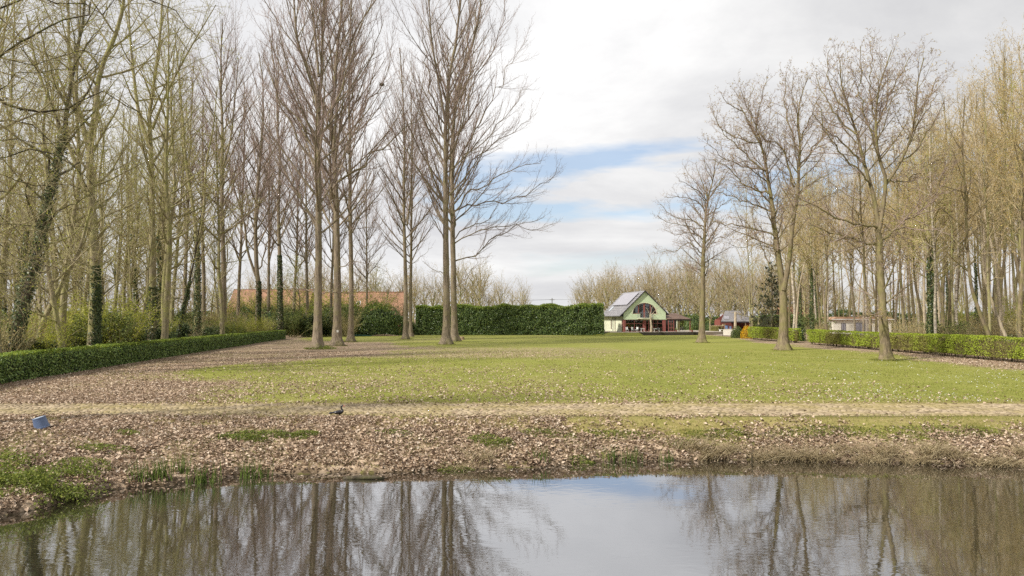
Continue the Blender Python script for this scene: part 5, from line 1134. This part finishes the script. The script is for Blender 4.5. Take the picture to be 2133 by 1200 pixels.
for a_,b_ in ((-W,-3.95),(-0.3,0.2),(3.75,W)): cpn=MB(); cpn.box(a_,b_,0.06,0.3,0.0,GZ0-0.003); cpn.build('red_post','paint_red',house)
# wrap-around corner window on the side wall
s_=MB(); s_.box(-W-0.02,-W+0.08,0.33,0.42,0.02,GZ0-0.02); s_.box(-W-0.02,-W+0.08,0.90,0.998,0.02,GZ0-0.02)
for z in (0.1,0.85,1.6,GZ0-0.1): s_.box(-W-0.01,-W+0.07,0.42,0.90,z-0.05,z+0.05)
o=s_.build('corner_window','paint_red',house); g=MB(); g.box(-W+0.02,-W+0.03,0.42,0.90,0.05,GZ0-0.05); g.build('pane','glass',o)
for a,b,z0,z1,lab in ((4.4,4.9,0.0,2.9,'tall narrow red-framed side window'),(6.5,7.1,0.4,2.3,None)):
    f=MB(); f.box(-W+0.06,-W+0.12,a,a+0.06,z0,z1); f.box(-W+0.06,-W+0.12,b-0.06,b,z0,z1); f.box(-W+0.06,-W+0.12,a+0.06,b-0.06,z1-0.06,z1); f.box(-W+0.06,-W+0.12,a+0.06,b-0.06,z0,z0+0.06)
    if lab: f.box(-W+0.06,-W+0.12,a+0.06,b-0.06,2.0,2.08)
    o=f.build('window','paint_red',house); 
    if lab: o['label']=lab
    g=MB(); g.box(-W+0.085,-W+0.095,a,b,z0,z1); g.build('pane','glass',o)
# carport / veranda on the right
zc=2.45
vr=slab_uv('veranda_roof',[(W+0.003,-0.55,zc),(W+5.15,-0.55,zc),(W+3.6,3.1,zc+1.15),(W+0.003,3.1,zc+1.15)],0.12,'tiles_brown',house); vr['label']='brown tiled lean-to roof'
v3=slab_uv('veranda_roof',[(W+5.15,-0.55,zc),(W+5.15,6.2,zc),(W+3.6,4.4,zc+1.15),(W+3.6,3.1,zc+1.15)],0.12,'tiles_brown',house); v3['label']='hipped end of the brown lean-to roof'
bm_=MB(); bm_.box(W+0.3,W+5.0,-0.40,-0.28,zc-0.32,zc-0.125); bm_.box(W+4.88,W+5.0,-0.28,5.9,zc-0.32,zc-0.125); bm_.build('beam','fascia_dark',house)
for x,mt in ((W+2.15,'render_cream'),(W+2.6,'bark_oak'),(W+4.9,'brick_red')):
    p_=MB(); p_.box(x-0.07,x+0.07,-0.40,-0.27,0,zc-0.325); p_.build('post',mt,house)
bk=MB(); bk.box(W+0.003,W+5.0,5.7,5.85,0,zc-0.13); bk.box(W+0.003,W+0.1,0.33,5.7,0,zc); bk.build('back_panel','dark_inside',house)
frame('garden_door',W+0.28,W+1.52,-0.42,0.03,GZ0+0.12,[W+0.9],[0.75,1.5],house,0.09)
# ------- terrace and drive
tr=MB(); tr.box(-0.5,0,0,0,0,0) if False else None
def rot(x,y): c,s=cos(R(12)),sin(R(12)); return HX+x*c-y*s, HD+x*s+y*c
t2=MB(); pl=[rot(-7.5,-1.2),rot(-3,-2.6),rot(11.0,-3.4),rot(17,-1),rot(17,16),rot(-7.5,16)]
i=0; t2.v=[(x,y,-0.3) for x,y in pl]+[(x,y,0.58) for x,y in pl]; k=len(pl); t2.f=[tuple(range(k,2*k))]+[(q,(q+1)%k,k+(q+1)%k,k+q) for q in range(k)]
tag(t2.build('terrace','gravel'),kind='structure')
# sloping grass verge in front of the terrace
dk=empty('deck',(HX,HD,0),R(12)); tag(dk,'low wooden deck with shade painted dark along its edge in front of the house','deck')
d1=MB(); d1.box(-2.4,9.6,-4.1,-0.35,0.585,0.62); d1.build('boards','deck_grey',dk); d2=MB(); d2.box(-2.35,9.55,-4.06,-3.98,0.02,0.583); d2.build('gap_shade','deck_gap_shade',dk)  # dark strip colours in the shade of the gap below the boards
gv=MB(); gv.face([rot(-16,-5)+(0.012,),rot(-2.45,-5.4)+(0.012,),rot(-2.45,-2.85)+(0.50,),rot(-7.6,-1.25)+(0.52,),rot(-16,2)+(0.05,)]); gv.build('verge','leaf_grass'); tag(bpy.data.objects['verge'],kind='structure')
dr=MB(); dr.face([(X_at(1478,134),134,0.03),(X_at(1535,121),121,0.03),(X_at(1600,135),135,0.03),(X_at(1600,190),190,0.03),(X_at(1462,190),190,0.03)]); tag(dr.build('driveway','gravel'),kind='structure')
# pale tree on the deck
bx_,by_=X_at(1356,128.8),128.8
M=make_tree(902,[([(0,0,0.0),(0.03,0,1),(-0.08,0,2.3),(-0.15,0.02,3.1)],0.24,0.14)],
  [([(-0.15,0.02,3.0),(-0.5,0,3.9),(-0.9,0.2,4.6)],0.07,0.02),([(-0.15,0.02,3.0),(0.5,-0.2,3.7),(1.3,-0.3,4.6),(1.8,0,5.2)],0.08,0.02),([(-0.15,0.02,3.05),(0.1,0.3,4.0),(0.5,0.4,5.1)],0.07,0.02),([(-0.1,0,2.8),(0.8,-0.5,3.2),(1.8,-0.6,3.6)],0.05,0.015)],
  None,[dict(dens=2.2,t0=0.2,ang=0.7,Lf=0.5,lmin=0.4,lmax=1.4,rr=0.5,rmax=0.02,trop=0.2,nseg=5,k=3),dict(dens=2.6,t0=0.2,ang=0.7,Lf=0.5,lmin=0.2,lmax=0.7,rr=0.5,rmax=0.009,rmin=0.006,trop=0.2,nseg=3,k=3)],None,mats=('bark_pale','twig_purple'),flare=0.2)
e=place(M,'tree',bx_,by_,0,1.0,0.62); tag(e,'small tree with smooth cream trunk growing on the deck before the balcony','tree')
# garden furniture
def table(px,D,z,w,h,label):
    e=empty('table',(X_at(px,D),D,z)); tag(e,label,'table'); t=MB(); t.box(-w/2,w/2,-0.4,0.4,h-0.05,h); t.build('table_top','white_paint',e,0.01)
    for sx in (-1,1):
        for sy in (-1,1): q=MB(); q.tube([(sx*(w/2-0.1),sy*0.3,0),(sx*(w/2-0.15),sy*0.3,h-0.051)],0.03,6); q.build('leg','white_paint',e)
    return e
table(1367,128.6,0.62,1.15,0.62,'white garden table on the deck right of the cream trunk')
table(1338,129.8,0.62,0.75,0.66,'smaller white table against the glazing left of the cream trunk')
def chair(px,D,z,rz,label,mat='white_paint',s=1.0,group='white garden chairs on the terrace'):
    e=empty('chair',(X_at(px,D),D,z),rz,s); tag(e,label,'chair',group)
    q=MB(); q.box(-0.22,0.22,-0.22,0.22,0.42,0.46); q.build('seat',mat,e,0.01); q=MB(); q.box(-0.22,0.22,0.20,0.24,0.5,0.9); q.build('backrest',mat,e,0.01)
    for sx in (-1,1):
        for sy in (-1,1): l=MB(); l.tube([(sx*0.19,sy*0.19,0),(sx*0.19,sy*0.19,0.42 if sy<0 else 0.9)],0.02,6); l.build('leg',mat,e)
    return e
chair(1318,130.2,0.62,0.6,'white chair at the left of a pair before the glazing'); chair(1326,130.3,0.62,-0.7,'white chair at the right of a pair before the glazing'); chair(1306,130.2,0.62,0.2,'lone white chair near the left red post')
chair(1372,127.9,0.62,2.2,'dark chair in front of the larger white table','rubber',1.0,None)
# plant pot, feeder post
def pot(px,D,z,label,s=1):
    e=empty('plant_pot',(X_at(px,D),D,z),0,s); tag(e,label,'plant pot'); q=MB(); q.tube([(0,0,0),(0,0,0.30),(0,0,0.34)],[0.13,0.19,0.2],12); q.build('pot','brick_red',e)
    r=np.random.default_rng(int(px)); n=160; C=r.normal(size=(n,3))*np.array([0.14,0.14,0.13])+np.array([0,0,0.5]); V,Fq=quads(C,0.09*np.ones(n),r); link('plant',np_mesh('plant',V,[(Fq,0)],['leaf_herb']),e)
pot(1408,130.5,0.62,'potted plant standing between the open red door and the posts'); pot(1441,129.3,0.62,'potted plant on the deck end below the brick-red post')
# bicycle under the lean-to
def wheel(x): 
    q=MB(); q.tube([(x+0.34*cos(a),0,0.34+0.34*sin(a)) for a in np.linspace(0,2*pi,25)],0.02,6,False); return q
bcx,bcy=rot(W+3.7,0.9)
e=empty('bicycle',(bcx,bcy,0.6),R(24)); tag(e,'grey bicycle parked under the brown lean-to roof','bicycle')
for x in (-0.52,0.52):
    w_=wheel(x).build('wheel','rubber',e); q=MB()
    for a in np.linspace(0,pi,7)[:-1]: q.tube([(x-0.33*cos(a),0,0.34-0.33*sin(a)),(x+0.33*cos(a),0,0.34+0.33*sin(a))],0.004,4,False)
    q.build('spokes','metal_grey',w_)
q=MB(); 
for a,b in (((-0.52,0,0.34),(-0.1,0,0.3)),((-0.1,0,0.3),(-0.22,0,0.85)),((-0.52,0,0.34),(-0.2,0,0.78)),((-0.1,0,0.3),(0.35,0,0.8)),((-0.2,0,0.78),(0.35,0,0.84)),((0.33,0,0.95),(0.52,0,0.34))): q.tube([a,b],0.024,6)
q.build('frame','metal_grey',e); q=MB(); q.tube([(-0.36,0,0.9),(-0.2,0,0.92),(-0.05,0,0.89)],[0.09,0.06,0.025],6); q.build('saddle','rubber',e); q=MB(); q.tube([(0.2,-0.28,1.02),(0.33,-0.1,1.0),(0.33,0.1,1.0),(0.2,0.28,1.02)],0.018,6); q.tube([(0.33,0,0.95),(0.33,0,1.0)],0.02,6); q.build('handlebar','metal_grey',e)
# ------- bird feeder on a post
e=empty('bird_feeder',(X_at(1505,123),123,0)); tag(e,'thatched bird feeder on a dark post beside the drive','bird feeder')
q=MB(); q.tube([(0,0,0),(0,0,1.55)],0.05,8); q.build('post','bark_dark',e); q=MB(); q.box(-0.22,0.22,-0.22,0.22,1.55,1.6); q.build('tray','stump_wood',e)
q=MB(); q.tube([(0,0,1.85),(0,0,2.15)],[0.34,0.03],8); 
for sx in (-1,1):
    for sy in (-1,1): q.tube([(sx*0.18,sy*0.18,1.6),(sx*0.18,sy*0.18,1.87)],0.02,4)
q.build('roof','leaf_straw',e)
# ------- outbuilding
ox,oy=X_at(1524,152),152
ob=empty('outbuilding',(ox,oy,0),R(8)); tag(ob,'small open-fronted outbuilding with a grey-blue roof and brick-red walls','outbuilding')
slab_uv('roof',[(-3.6,-2.2,2.5),(3.0,-2.2,2.5),(5.0,2.4,4.9),(-0.4,2.4,4.9)],0.1,'tiles_slate',ob)
slab_uv('roof_window',[(-2.4,-1.3,3.06),(-1.2,-1.3,3.06),(-0.6,0.0,3.74),(-1.8,0.0,3.74)],0.05,'solar',ob)
q=MB(); q.prism([(-3.0,0),(3.2,0),(3.2,4.3),(-0.6,4.3),(-3.0,2.6)],2.2,2.4); q.box(-3.0,-2.85,-0.5,2.2,0,2.9); q.box(3.05,3.2,-2,2.2,0,2.4); q.build('wall','brick_red',ob)
q=MB(); q.box(-3.5,3.0,-2.15,-2.05,2.25,2.40); q.build('fascia','fascia_dark',ob)
for x in (-2.6,-0.4,2.2): q=MB(); q.box(x-0.08,x+0.08,-2.04,-1.9,0,2.3); q.build('post','stump_wood',ob)
e=empty('concrete_post',(X_at(1531,146),146,0)); tag(e,'tall pale weathered post in front of the outbuilding','post'); q=MB(); q.tube([(0,0,0),(0,0,2),(0.05,0,4.5)],[0.3,0.27,0.24],10); q.build('shaft','bark_pale',e)
q=MB(); q.tube([(0.05,0,4.5),(0.05,0,4.6)],[0.27,0.2],10); q.build('cap','bark_pale',e)
for px,D,label,w in ((1513,148,'blue plastic tub under the outbuilding roof',1.0),(1521,147,'smaller blue tub beside the first under the outbuilding roof',0.6)):
    q=MB(); q.tube([(0,0,0.0),(0,0,0.7),(0,0,0.74),(0,0,0.74),(0,0,0.1)],[0.32*w,0.4*w,0.43*w,0.36*w,0.29*w],12); o=q.build('tub','blue_plastic'); o.location=(X_at(px,D),D,0.9 if w==1 else 0.75); tag(o,label,'tub','blue tubs under the outbuilding roof')
q=MB(); q.box(-1.6,1.6,-0.5,0.5,0.75,0.82); 
e=empty('workbench',(X_at(1513,147),147,0)); tag(e,'long white workbench below the blue tubs','workbench'); q.build('top','white_paint',e)
for x in (-1.45,1.45): q=MB(); q.box(x-0.05,x+0.05,-0.45,0.45,0,0.749); q.build('leg','white_paint',e)
q=MB(); q.box(-1.0,1.0,-0.12,0.12,0,1.1); q.box(-1.05,1.05,-0.16,0.16,1.1,1.18); o=q.build('garden_wall','render_white'); o.location=(X_at(1517,128),128,0); tag(o,'short cream garden wall beside the olive bush','wall')
# ------- white bungalow
e=empty('bungalow',(X_at(1790,118),118,0),R(3)); tag(e,'white bungalow with a flat reddish-brown roof behind the clipped hedge','bungalow')
q=MB(); q.box(-4.7,5.6,0,5,0,2.95); q.build('wall','render_white',e); q=MB(); q.prism([(-5.1,2.953),(6.0,2.953),(5.2,3.45),(-4.2,3.45)],-0.35,5.3); q.build('roof','brown_felt',e)
q=MB(); q.box(-5.12,6.02,-0.42,-0.352,2.95,3.08); q.build('fascia','white_paint',e)
for x,w,z0,z1 in ((-2.9,0.8,0.9,2.3),(0.0,1.9,0.2,2.4),(3.2,0.7,1.3,2.3)):
    q=MB(); q.box(x-w/2,x+w/2,-0.04,-0.003,z0,z1); q.box(x-0.03,x+0.03,-0.06,-0.041,z0,z1); f=q.build('window','fascia_dark',e)
    q=MB(); q.box(x-w/2+0.07,x+w/2-0.07,-0.05,-0.042,z0+0.07,z1-0.07); q.build('pane','solar',f)
# ------- orange-roofed house far right, and farmhouses on the left
def farmhouse(px0,px1,D,ridge,eave,depth,label,mat,name='farmhouse',rz=0,cat='house',windows=(),chimney=None):
    x0,x1=X_at(px0,D),X_at(px1,D); L_=(x1-x0)/2; e=empty(name,((x0+x1)/2,D,0),R(rz)); tag(e,label,cat)
    q=MB(); q.box(-L_+0.3,L_-0.3,0,depth,0,eave); q.prism([(-L_+0.3,0),(L_-0.3,0),(L_-0.3,0.01),(-L_+0.3,0.01)],0,depth); q.build('wall','brick_red',e)
    for s in (-1,1):
        q=MB(); X=s*(L_-0.3); q.v=[(X,0,eave),(X,depth,eave),(X,depth/2,ridge-0.15),(X-s*0.2,0,eave),(X-s*0.2,depth,eave),(X-s*0.2,depth/2,ridge-0.15)]; q.f=[(0,1,2),(3,5,4),(0,3,4,1),(1,4,5,2),(2,5,3,0)]; q.build('gable','brick_red',e)
    a=slab_uv('roof',[(-L_,-0.5,eave-0.4),(L_,-0.5,eave-0.4),(L_,depth/2,ridge),(-L_,depth/2,ridge)],0.12,mat,e)
    slab_uv('roof',[(L_,depth+0.5,eave-0.4),(-L_,depth+0.5,eave-0.4),(-L_,depth/2,ridge),(L_,depth/2,ridge)],0.12,mat,e)
    q=MB(); q.tube([(-L_,depth/2,ridge+0.02),(L_,depth/2,ridge+0.02)],0.13,6); q.build('ridge_cap',mat,e)
    sl=(ridge-eave+0.4)/(depth/2+0.5)
    for wx,wy in windows:
        y=wy; z=eave-0.4+sl*(y+0.5); u=np.array([0,1,sl])/math.hypot(1,sl); n_=np.array([0,-sl,1])/math.hypot(1,sl); c=np.array([wx,y,z])+n_*0.1
        q=[c+np.array([-0.45,0,0]),c+np.array([0.45,0,0]),c+np.array([0.45,0,0])+u*1.3,c+np.array([-0.45,0,0])+u*1.3]; w=slab_uv('roof_window',q,0.12,'white_paint',e)
        q2=[c+n_*0.02+np.array([-0.33,0,0])+u*0.12,c+n_*0.02+np.array([0.33,0,0])+u*0.12,c+n_*0.02+np.array([0.33,0,0])+u*1.18,c+n_*0.02+np.array([-0.33,0,0])+u*1.18]; slab_uv('pane',q2,0.015,'glass',w)
    if chimney is not None: q=MB(); q.box(chimney-0.4,chimney+0.4,depth/2-0.4,depth/2+0.4,ridge-0.6,ridge+1.1); q.build('chimney','brick_red',e)
    return e
farmhouse(470,640,158,10.0,4.5,9,'long farmhouse with pinkish-red tiled roof behind the ivied poplars','tiles_red')
farmhouse(655,838,150,9.1,4.2,8.5,'farmhouse with worn red tiles and white roof windows behind the laurel bush','tiles_red',windows=((-0.4,1.5),(-1.9,1.5)))
farmhouse(1630,1700,185,6.3,2.8,7,'small orange-roofed house seen past the two-stemmed tree','tiles_red')
# ------- lawn oddments
bx,D=base_of(955,704)
q=MB(); rr_=np.random.default_rng(5); q.tube([(0,0,-0.1),(0,0,0.15),(0.02,0,0.42),(0.02,0,0.5)],[0.55,0.42,0.36,0.33],14); o=q.build('tree_stump','stump_wood'); o.location=(X_at(962,101),101,0); tag(o,'cut grey tree stump behind the centre pair of poplars','stump')
q=MB(); q.tube([(-2.4,0,0.9),(-1.6,0.05,0.45),(-0.6,0,0.16),(0.4,0.1,0.12),(1.6,0,0.1),(2.6,0.1,0.05)],[0.06,0.1,0.14,0.16,0.14,0.06],8); o=q.build('netting','net_green',smooth=True); o.location=(X_at(745,122),122,0); tag(o,'bundle of green netting trailing on the grass before the laurel bush','netting')
r=np.random.default_rng(77); n=700; a=r.random(n)*6.283; p_=np.sqrt(r.random(n)); C=np.stack([2.4*p_*np.cos(a),0.7*p_*np.sin(a),0.05+0.32*(1-p_**2)*r.random(n)],1); V,Fq=quads(C,0.3*r.uniform(0.4,1.3,n),r,np.array([0,0,1.0]),1.0,0.25)
tag(link('brushwood_pile',np_mesh('brushwood_pile',V,[(Fq,0)],['leaf_dead']),None,(X_at(803,122),122,0)),'low pile of cut brushwood on the grass before the laurel bush','brushwood')
q=MB(); r=np.random.default_rng(9)
for k in range(26):
    a=r.random()*6.28; el=r.uniform(-0.5,0.5); p0=np.array([0.35*cos(a),0.35*sin(a),0.1*r.normal()]); p1=np.array([0.35*cos(a+2),0.35*sin(a+2),0.12*r.normal()]); q.tube([p0,(p0+p1)/2*1.0+np.array([0,0,-0.1]),p1],0.035,4)
q.tube([(0,0,-0.25),(0,0,-0.1),(0,0,0.05)],[0.1,0.28,0.34],10); o=q.build('bird_nest','bark_dark'); o.location=unproj(795,176,92.9-0.95); tag(o,'dark twig nest high in the bare poplar branches','nest')
# utility pole with wires beyond the tall hedge
e=empty('utility_pole',(X_at(1150,210),210,0)); tag(e,'distant wooden utility pole with cables above the tall hedge','pole')
q=MB(); q.tube([(0,0,0),(0,0,9.4)],[0.16,0.11],8); q.build('mast','bark_dark',e); q=MB(); q.box(-0.8,0.8,-0.06,0.06,8.8,8.95); q.build('crossarm','bark_dark',e)
q=MB()
for z,o_ in ((8.95,-0.7),(8.95,0.7)): q.tube([(-45,0,z+0.3),(-20,0,z-0.6),(o_,0,z),(25,0,z-0.3),(60,0,z+1.0)],0.022,4)
q.build('cable','rubber',e)

# ------------------------------------------------------------------ the bucket, upside down and tilted
bx_,D,bz_=hit(96,892); e=empty('bucket',(bx_,D,bz_+0.03)); e.rotation_euler=(R(3),R(-16),0.3); tag(e,'blue bucket lying upside down and tilted on the leaf litter','bucket')
q=MB(); k=40; prof=[(0.185,0.0),(0.20,0.0),(0.203,0.012),(0.203,0.045),(0.190,0.05),(0.165,0.30),(0.172,0.315),(0.165,0.33),(0.155,0.332)]
i=0
for r_,z in prof: q.v+=[(r_*cos(2*pi*a/k),r_*sin(2*pi*a/k),z) for a in range(k)]
for j in range(len(prof)-1): q.f+=[(j*k+a,j*k+(a+1)%k,(j+1)*k+(a+1)%k,(j+1)*k+a) for a in range(k)]
q.build('body','blue_plastic',e,smooth=False)
q=MB(); q.tube([(0,0,0.318),(0,0,0.326)],0.158,40); q.build('base','blue_base',e)
q=MB(); q.tube([(0.205*cos(a),0.205*sin(a)-0.0,0.03-0.0+0.05*sin(a*0.5)) for a in np.linspace(-0.9,2.4,18)],0.010,6); q.build('handle','metal_grey',e)
for a in (-0.9,2.4): q=MB(); q.tube([(0.195*cos(a),0.195*sin(a),0.02),(0.222*cos(a),0.222*sin(a),0.02)],0.025,8); q.build('handle_lug','blue_plastic',e)
# ------------------------------------------------------------------ black duck, neck stretched up, at the near edge of the path
def skin_body(name,verts,edges,radii,mat,parent,sub=2):
    me=bpy.data.meshes.new(name); me.from_pydata(verts,edges,[]); me.materials.append(MATS[mat]); o=link(name,me,parent)
    sk=o.modifiers.new('skin','SKIN'); sv=me.skin_vertices[0].data if me.skin_vertices else None
    if sv is None:
        bpy.context.view_layer.objects.active=o; sv=me.skin_vertices[0].data
    for i,r_ in enumerate(radii): sv[i].radius=(r_,r_) if not isinstance(r_,tuple) else r_
    sv[0].use_root=True; s=o.modifiers.new('sub','SUBSURF'); s.levels=sub; s.render_levels=sub; 
    for p in me.polygons: p.use_smooth=True
    return o
D=CH*F/(865-HY); dx_=X_at(709,D)
e=empty('duck',(dx_,D,0.03)); tag(e,'black duck sitting on the path edge with its neck stretched up','duck')
V_=[]; 
# body of revolution along a bent spine, one closed surface from tail to bill base
spine=[(-0.235,0.0,0.075,0.012,0.006),(-0.20,0.0,0.08,0.035,0.014),(-0.14,0.0,0.085,0.062,0.045),(-0.06,0,0.085,0.082,0.07),(0.02,0,0.09,0.086,0.078),(0.085,0,0.105,0.07,0.066),(0.115,0,0.14,0.048,0.048),(0.092,0,0.185,0.030,0.030),(0.068,0,0.225,0.024,0.024),(0.066,0,0.262,0.023,0.023),(0.078,0,0.290,0.027,0.026),(0.100,0,0.305,0.030,0.027),(0.125,0,0.303,0.023,0.020),(0.14,0,0.298,0.014,0.011)]
K=18; q=MB(); n=len(spine)
for j,(x,y,z,ry,rz_) in enumerate(spine):
    a=np.array(spine[min(j+1,n-1)][:3])-np.array(spine[max(j-1,0)][:3]); a/=np.linalg.norm(a); u=np.array([0,1.0,0]); w=np.cross(a,u)
    for t in range(K): an=2*pi*t/K; p=np.array([x,y,z])+ry*cos(an)*u+rz_*sin(an)*w; q.v.append(tuple(p))
for j in range(n-1): q.f+=[(j*K+t,j*K+(t+1)%K,(j+1)*K+(t+1)%K,(j+1)*K+t) for t in range(K)]
q.f+=[tuple(range(K))[::-1],tuple((n-1)*K+t for t in range(K))]
b=q.build('body','black_feather',e,smooth=True); s=b.modifiers.new('sub','SUBSURF'); s.levels=1; s.render_levels=2
q=MB(); q.tube([(0.135,0,0.300),(0.165,0,0.293),(0.188,0,0.288)],[0.015,0.013,0.009],10); q.build('bill','duck_red',e,smooth=True)
for sy in (-1,1):
    q=MB(); q.tube([(0.06,sy*0.078,0.10),(-0.02,sy*0.092,0.10),(-0.12,sy*0.075,0.095),(-0.20,sy*0.035,0.09),(-0.255,sy*0.02,0.085)],[0.02,0.045,0.04,0.025,0.006],10); w=q.build('wing','black_feather',e,smooth=True)
    q=MB(); q.tube([(0.118,sy*0.022,0.311),(0.118,sy*0.0275,0.311)],0.005,8); q.build('eye','petal_white',e)
q=MB(); q.tube([(-0.22,0,0.078),(-0.29,0,0.07),(-0.34,0,0.055)],[0.03,0.035,0.02],8); q.build('tail','black_feather',e)
# ------------------------------------------------------------------ sky, sun, camera
SUN_EL, SUN_AZ = R(40), R(-124)      # azimuth measured from the viewing direction (+Y), positive to the right
w=bpy.data.worlds.new("World"); bpy.context.scene.world=w; w.use_nodes=True; nt=w.node_tree; N=nt.nodes; L=nt.links; N.clear()
sky=N.new('ShaderNodeTexSky'); sky.sky_type='NISHITA'; sky.sun_disc=False; sky.sun_elevation=SUN_EL; sky.sun_rotation=SUN_AZ
sky.air_density=1.0; sky.dust_density=1.5; sky.ozone_density=1.5
tc=N.new('ShaderNodeTexCoord'); dirv=tc.outputs['Generated']
sep=N.new('ShaderNodeSeparateXYZ'); L.new(dirv,sep.inputs[0])
# project the direction on a cloud layer overhead
zz=math_n(N,L,'ADD',math_n(N,L,'MAXIMUM',sep.outputs[2],0.0),0.30)
cmb=N.new('ShaderNodeCombineXYZ'); L.new(math_n(N,L,'DIVIDE',sep.outputs[0],zz),cmb.inputs[0]); L.new(math_n(N,L,'DIVIDE',sep.outputs[1],zz),cmb.inputs[1])
mp=N.new('ShaderNodeMapping'); mp.inputs['Location'].default_value=SKY_OFF; mp.inputs['Scale'].default_value=(0.75,1.0,1); L.new(cmb.outputs[0],mp.inputs[0])
n1=noise(N,L,mp.outputs[0],0.9,8,0.58,0.35); n2=noise(N,L,mp.outputs[0],1.5,7,0.6,0.3)
cov=ramp(N,[(SKY_T-0.06,(0,0,0)),(SKY_T+0.05,(1,1,1))])
# streaky breaks low in the sky where the cloud deck opens
mp3=N.new('ShaderNodeMapping'); mp3.inputs['Location'].default_value=SKY_OFF3; mp3.inputs['Scale'].default_value=(2.2,2.2,15.0); L.new(dirv,mp3.inputs[0])
n3=noise(N,L,mp3.outputs[0],1.0,6,0.55,0.25)
el=sep.outputs[2]
gap=N.new('ShaderNodeMapRange'); gap.interpolation_type='SMOOTHSTEP'; L.new(math_n(N,L,'ABSOLUTE',math_n(N,L,'SUBTRACT',el,0.18)),gap.inputs[0]); gap.inputs[1].default_value=0.03; gap.inputs[2].default_value=0.12; gap.inputs[3].default_value=1.0; gap.inputs[4].default_value=0.0
mm_=N.new('ShaderNodeMix'); mm_.data_type='FLOAT'; L.new(gap.outputs[0],mm_.inputs[0]); 
hi=math_n(N,L,'ADD',n1.outputs[0],0.16); L.new(hi,mm_.inputs[2]); L.new(math_n(N,L,'SUBTRACT',n3.outputs[0],SKY_GAP),mm_.inputs[3])
L.new(mm_.outputs[0],cov.inputs[0])
# cloud brightness: brighter towards the sun, greyer bellies
sd=N.new('ShaderNodeVectorMath'); sd.operation='DOT_PRODUCT'; L.new(dirv,sd.inputs[0]); sd.inputs[1].default_value=(sin(R(-14))*cos(R(34)),cos(R(-14))*cos(R(34)),sin(R(34)))
sg=N.new('ShaderNodeMapRange'); L.new(sd.outputs['Value'],sg.inputs[0]); sg.inputs[1].default_value=0.72; sg.inputs[2].default_value=1.0; sg.inputs[3].default_value=0.0; sg.inputs[4].default_value=0.13; sg.interpolation_type='SMOOTHSTEP'
cr=ramp(N,[(0.32,(0.68,0.68,0.71)),(0.48,(0.82,0.82,0.83)),(0.64,(1.0,0.995,0.99))]); L.new(n2.outputs[0],cr.inputs[0])
cs=N.new('ShaderNodeVectorMath'); cs.operation='SCALE'; L.new(cr.outputs[0],cs.inputs[0]); L.new(math_n(N,L,'ADD',sg.outputs[0],CLOUD_GAIN),cs.inputs['Scale'])
bg1=N.new('ShaderNodeBackground'); L.new(sky.outputs[0],bg1.inputs[0]); bg1.inputs[1].default_value=SKY_STR
bg2=N.new('ShaderNodeBackground'); L.new(cs.outputs[0],bg2.inputs[0]); bg2.inputs[1].default_value=1.0
mx=N.new('ShaderNodeMixShader'); L.new(math_n(N,L,'MULTIPLY_ADD',cov.outputs[0],0.72),mx.inputs[0]); mx.inputs[0].links[0].from_node.inputs[2].default_value=0.28
L.new(bg1.outputs[0],mx.inputs[1]); L.new(bg2.outputs[0],mx.inputs[2])
wo=N.new('ShaderNodeOutputWorld'); L.new(mx.outputs[0],wo.inputs[0])
ld=bpy.data.lights.new('sun','SUN'); ld.energy=SUN_STR; ld.angle=R(3.5); ld.color=(1.0,0.94,0.85); lo=bpy.data.objects.new('sun',ld); col.objects.link(lo)
from mathutils import Vector
sv=Vector((sin(SUN_AZ)*cos(SUN_EL),cos(SUN_AZ)*cos(SUN_EL),sin(SUN_EL))); lo.rotation_euler=sv.to_track_quat('Z','Y').to_euler(); lo.location=(-30,20,60)
cd=bpy.data.cameras.new('camera'); cd.sensor_width=36; cd.lens=F/2133*36; cd.clip_end=6000; cd.clip_start=0.1
co=bpy.data.objects.new('camera',cd); col.objects.link(co); co.location=(0,0,CH); co.rotation_euler=(R(90)+math.atan(63/F),0,0)
sc=bpy.context.scene; sc.camera=co; sc.view_settings.view_transform='Standard'; sc.view_settings.look='None'; sc.view_settings.gamma=1; sc.view_settings.exposure=EXPO
sc.cycles.max_bounces=6; sc.cycles.transparent_max_bounces=12; sc.cycles.caustics_reflective=False; sc.cycles.caustics_refractive=False
sc.render.film_transparent=False
try: sc.cycles.use_denoising=DENOISE; sc.cycles.denoiser='OPENIMAGEDENOISE'
except Exception: pass
for o in bpy.data.objects:
    if '_n' in o: del o['_n']
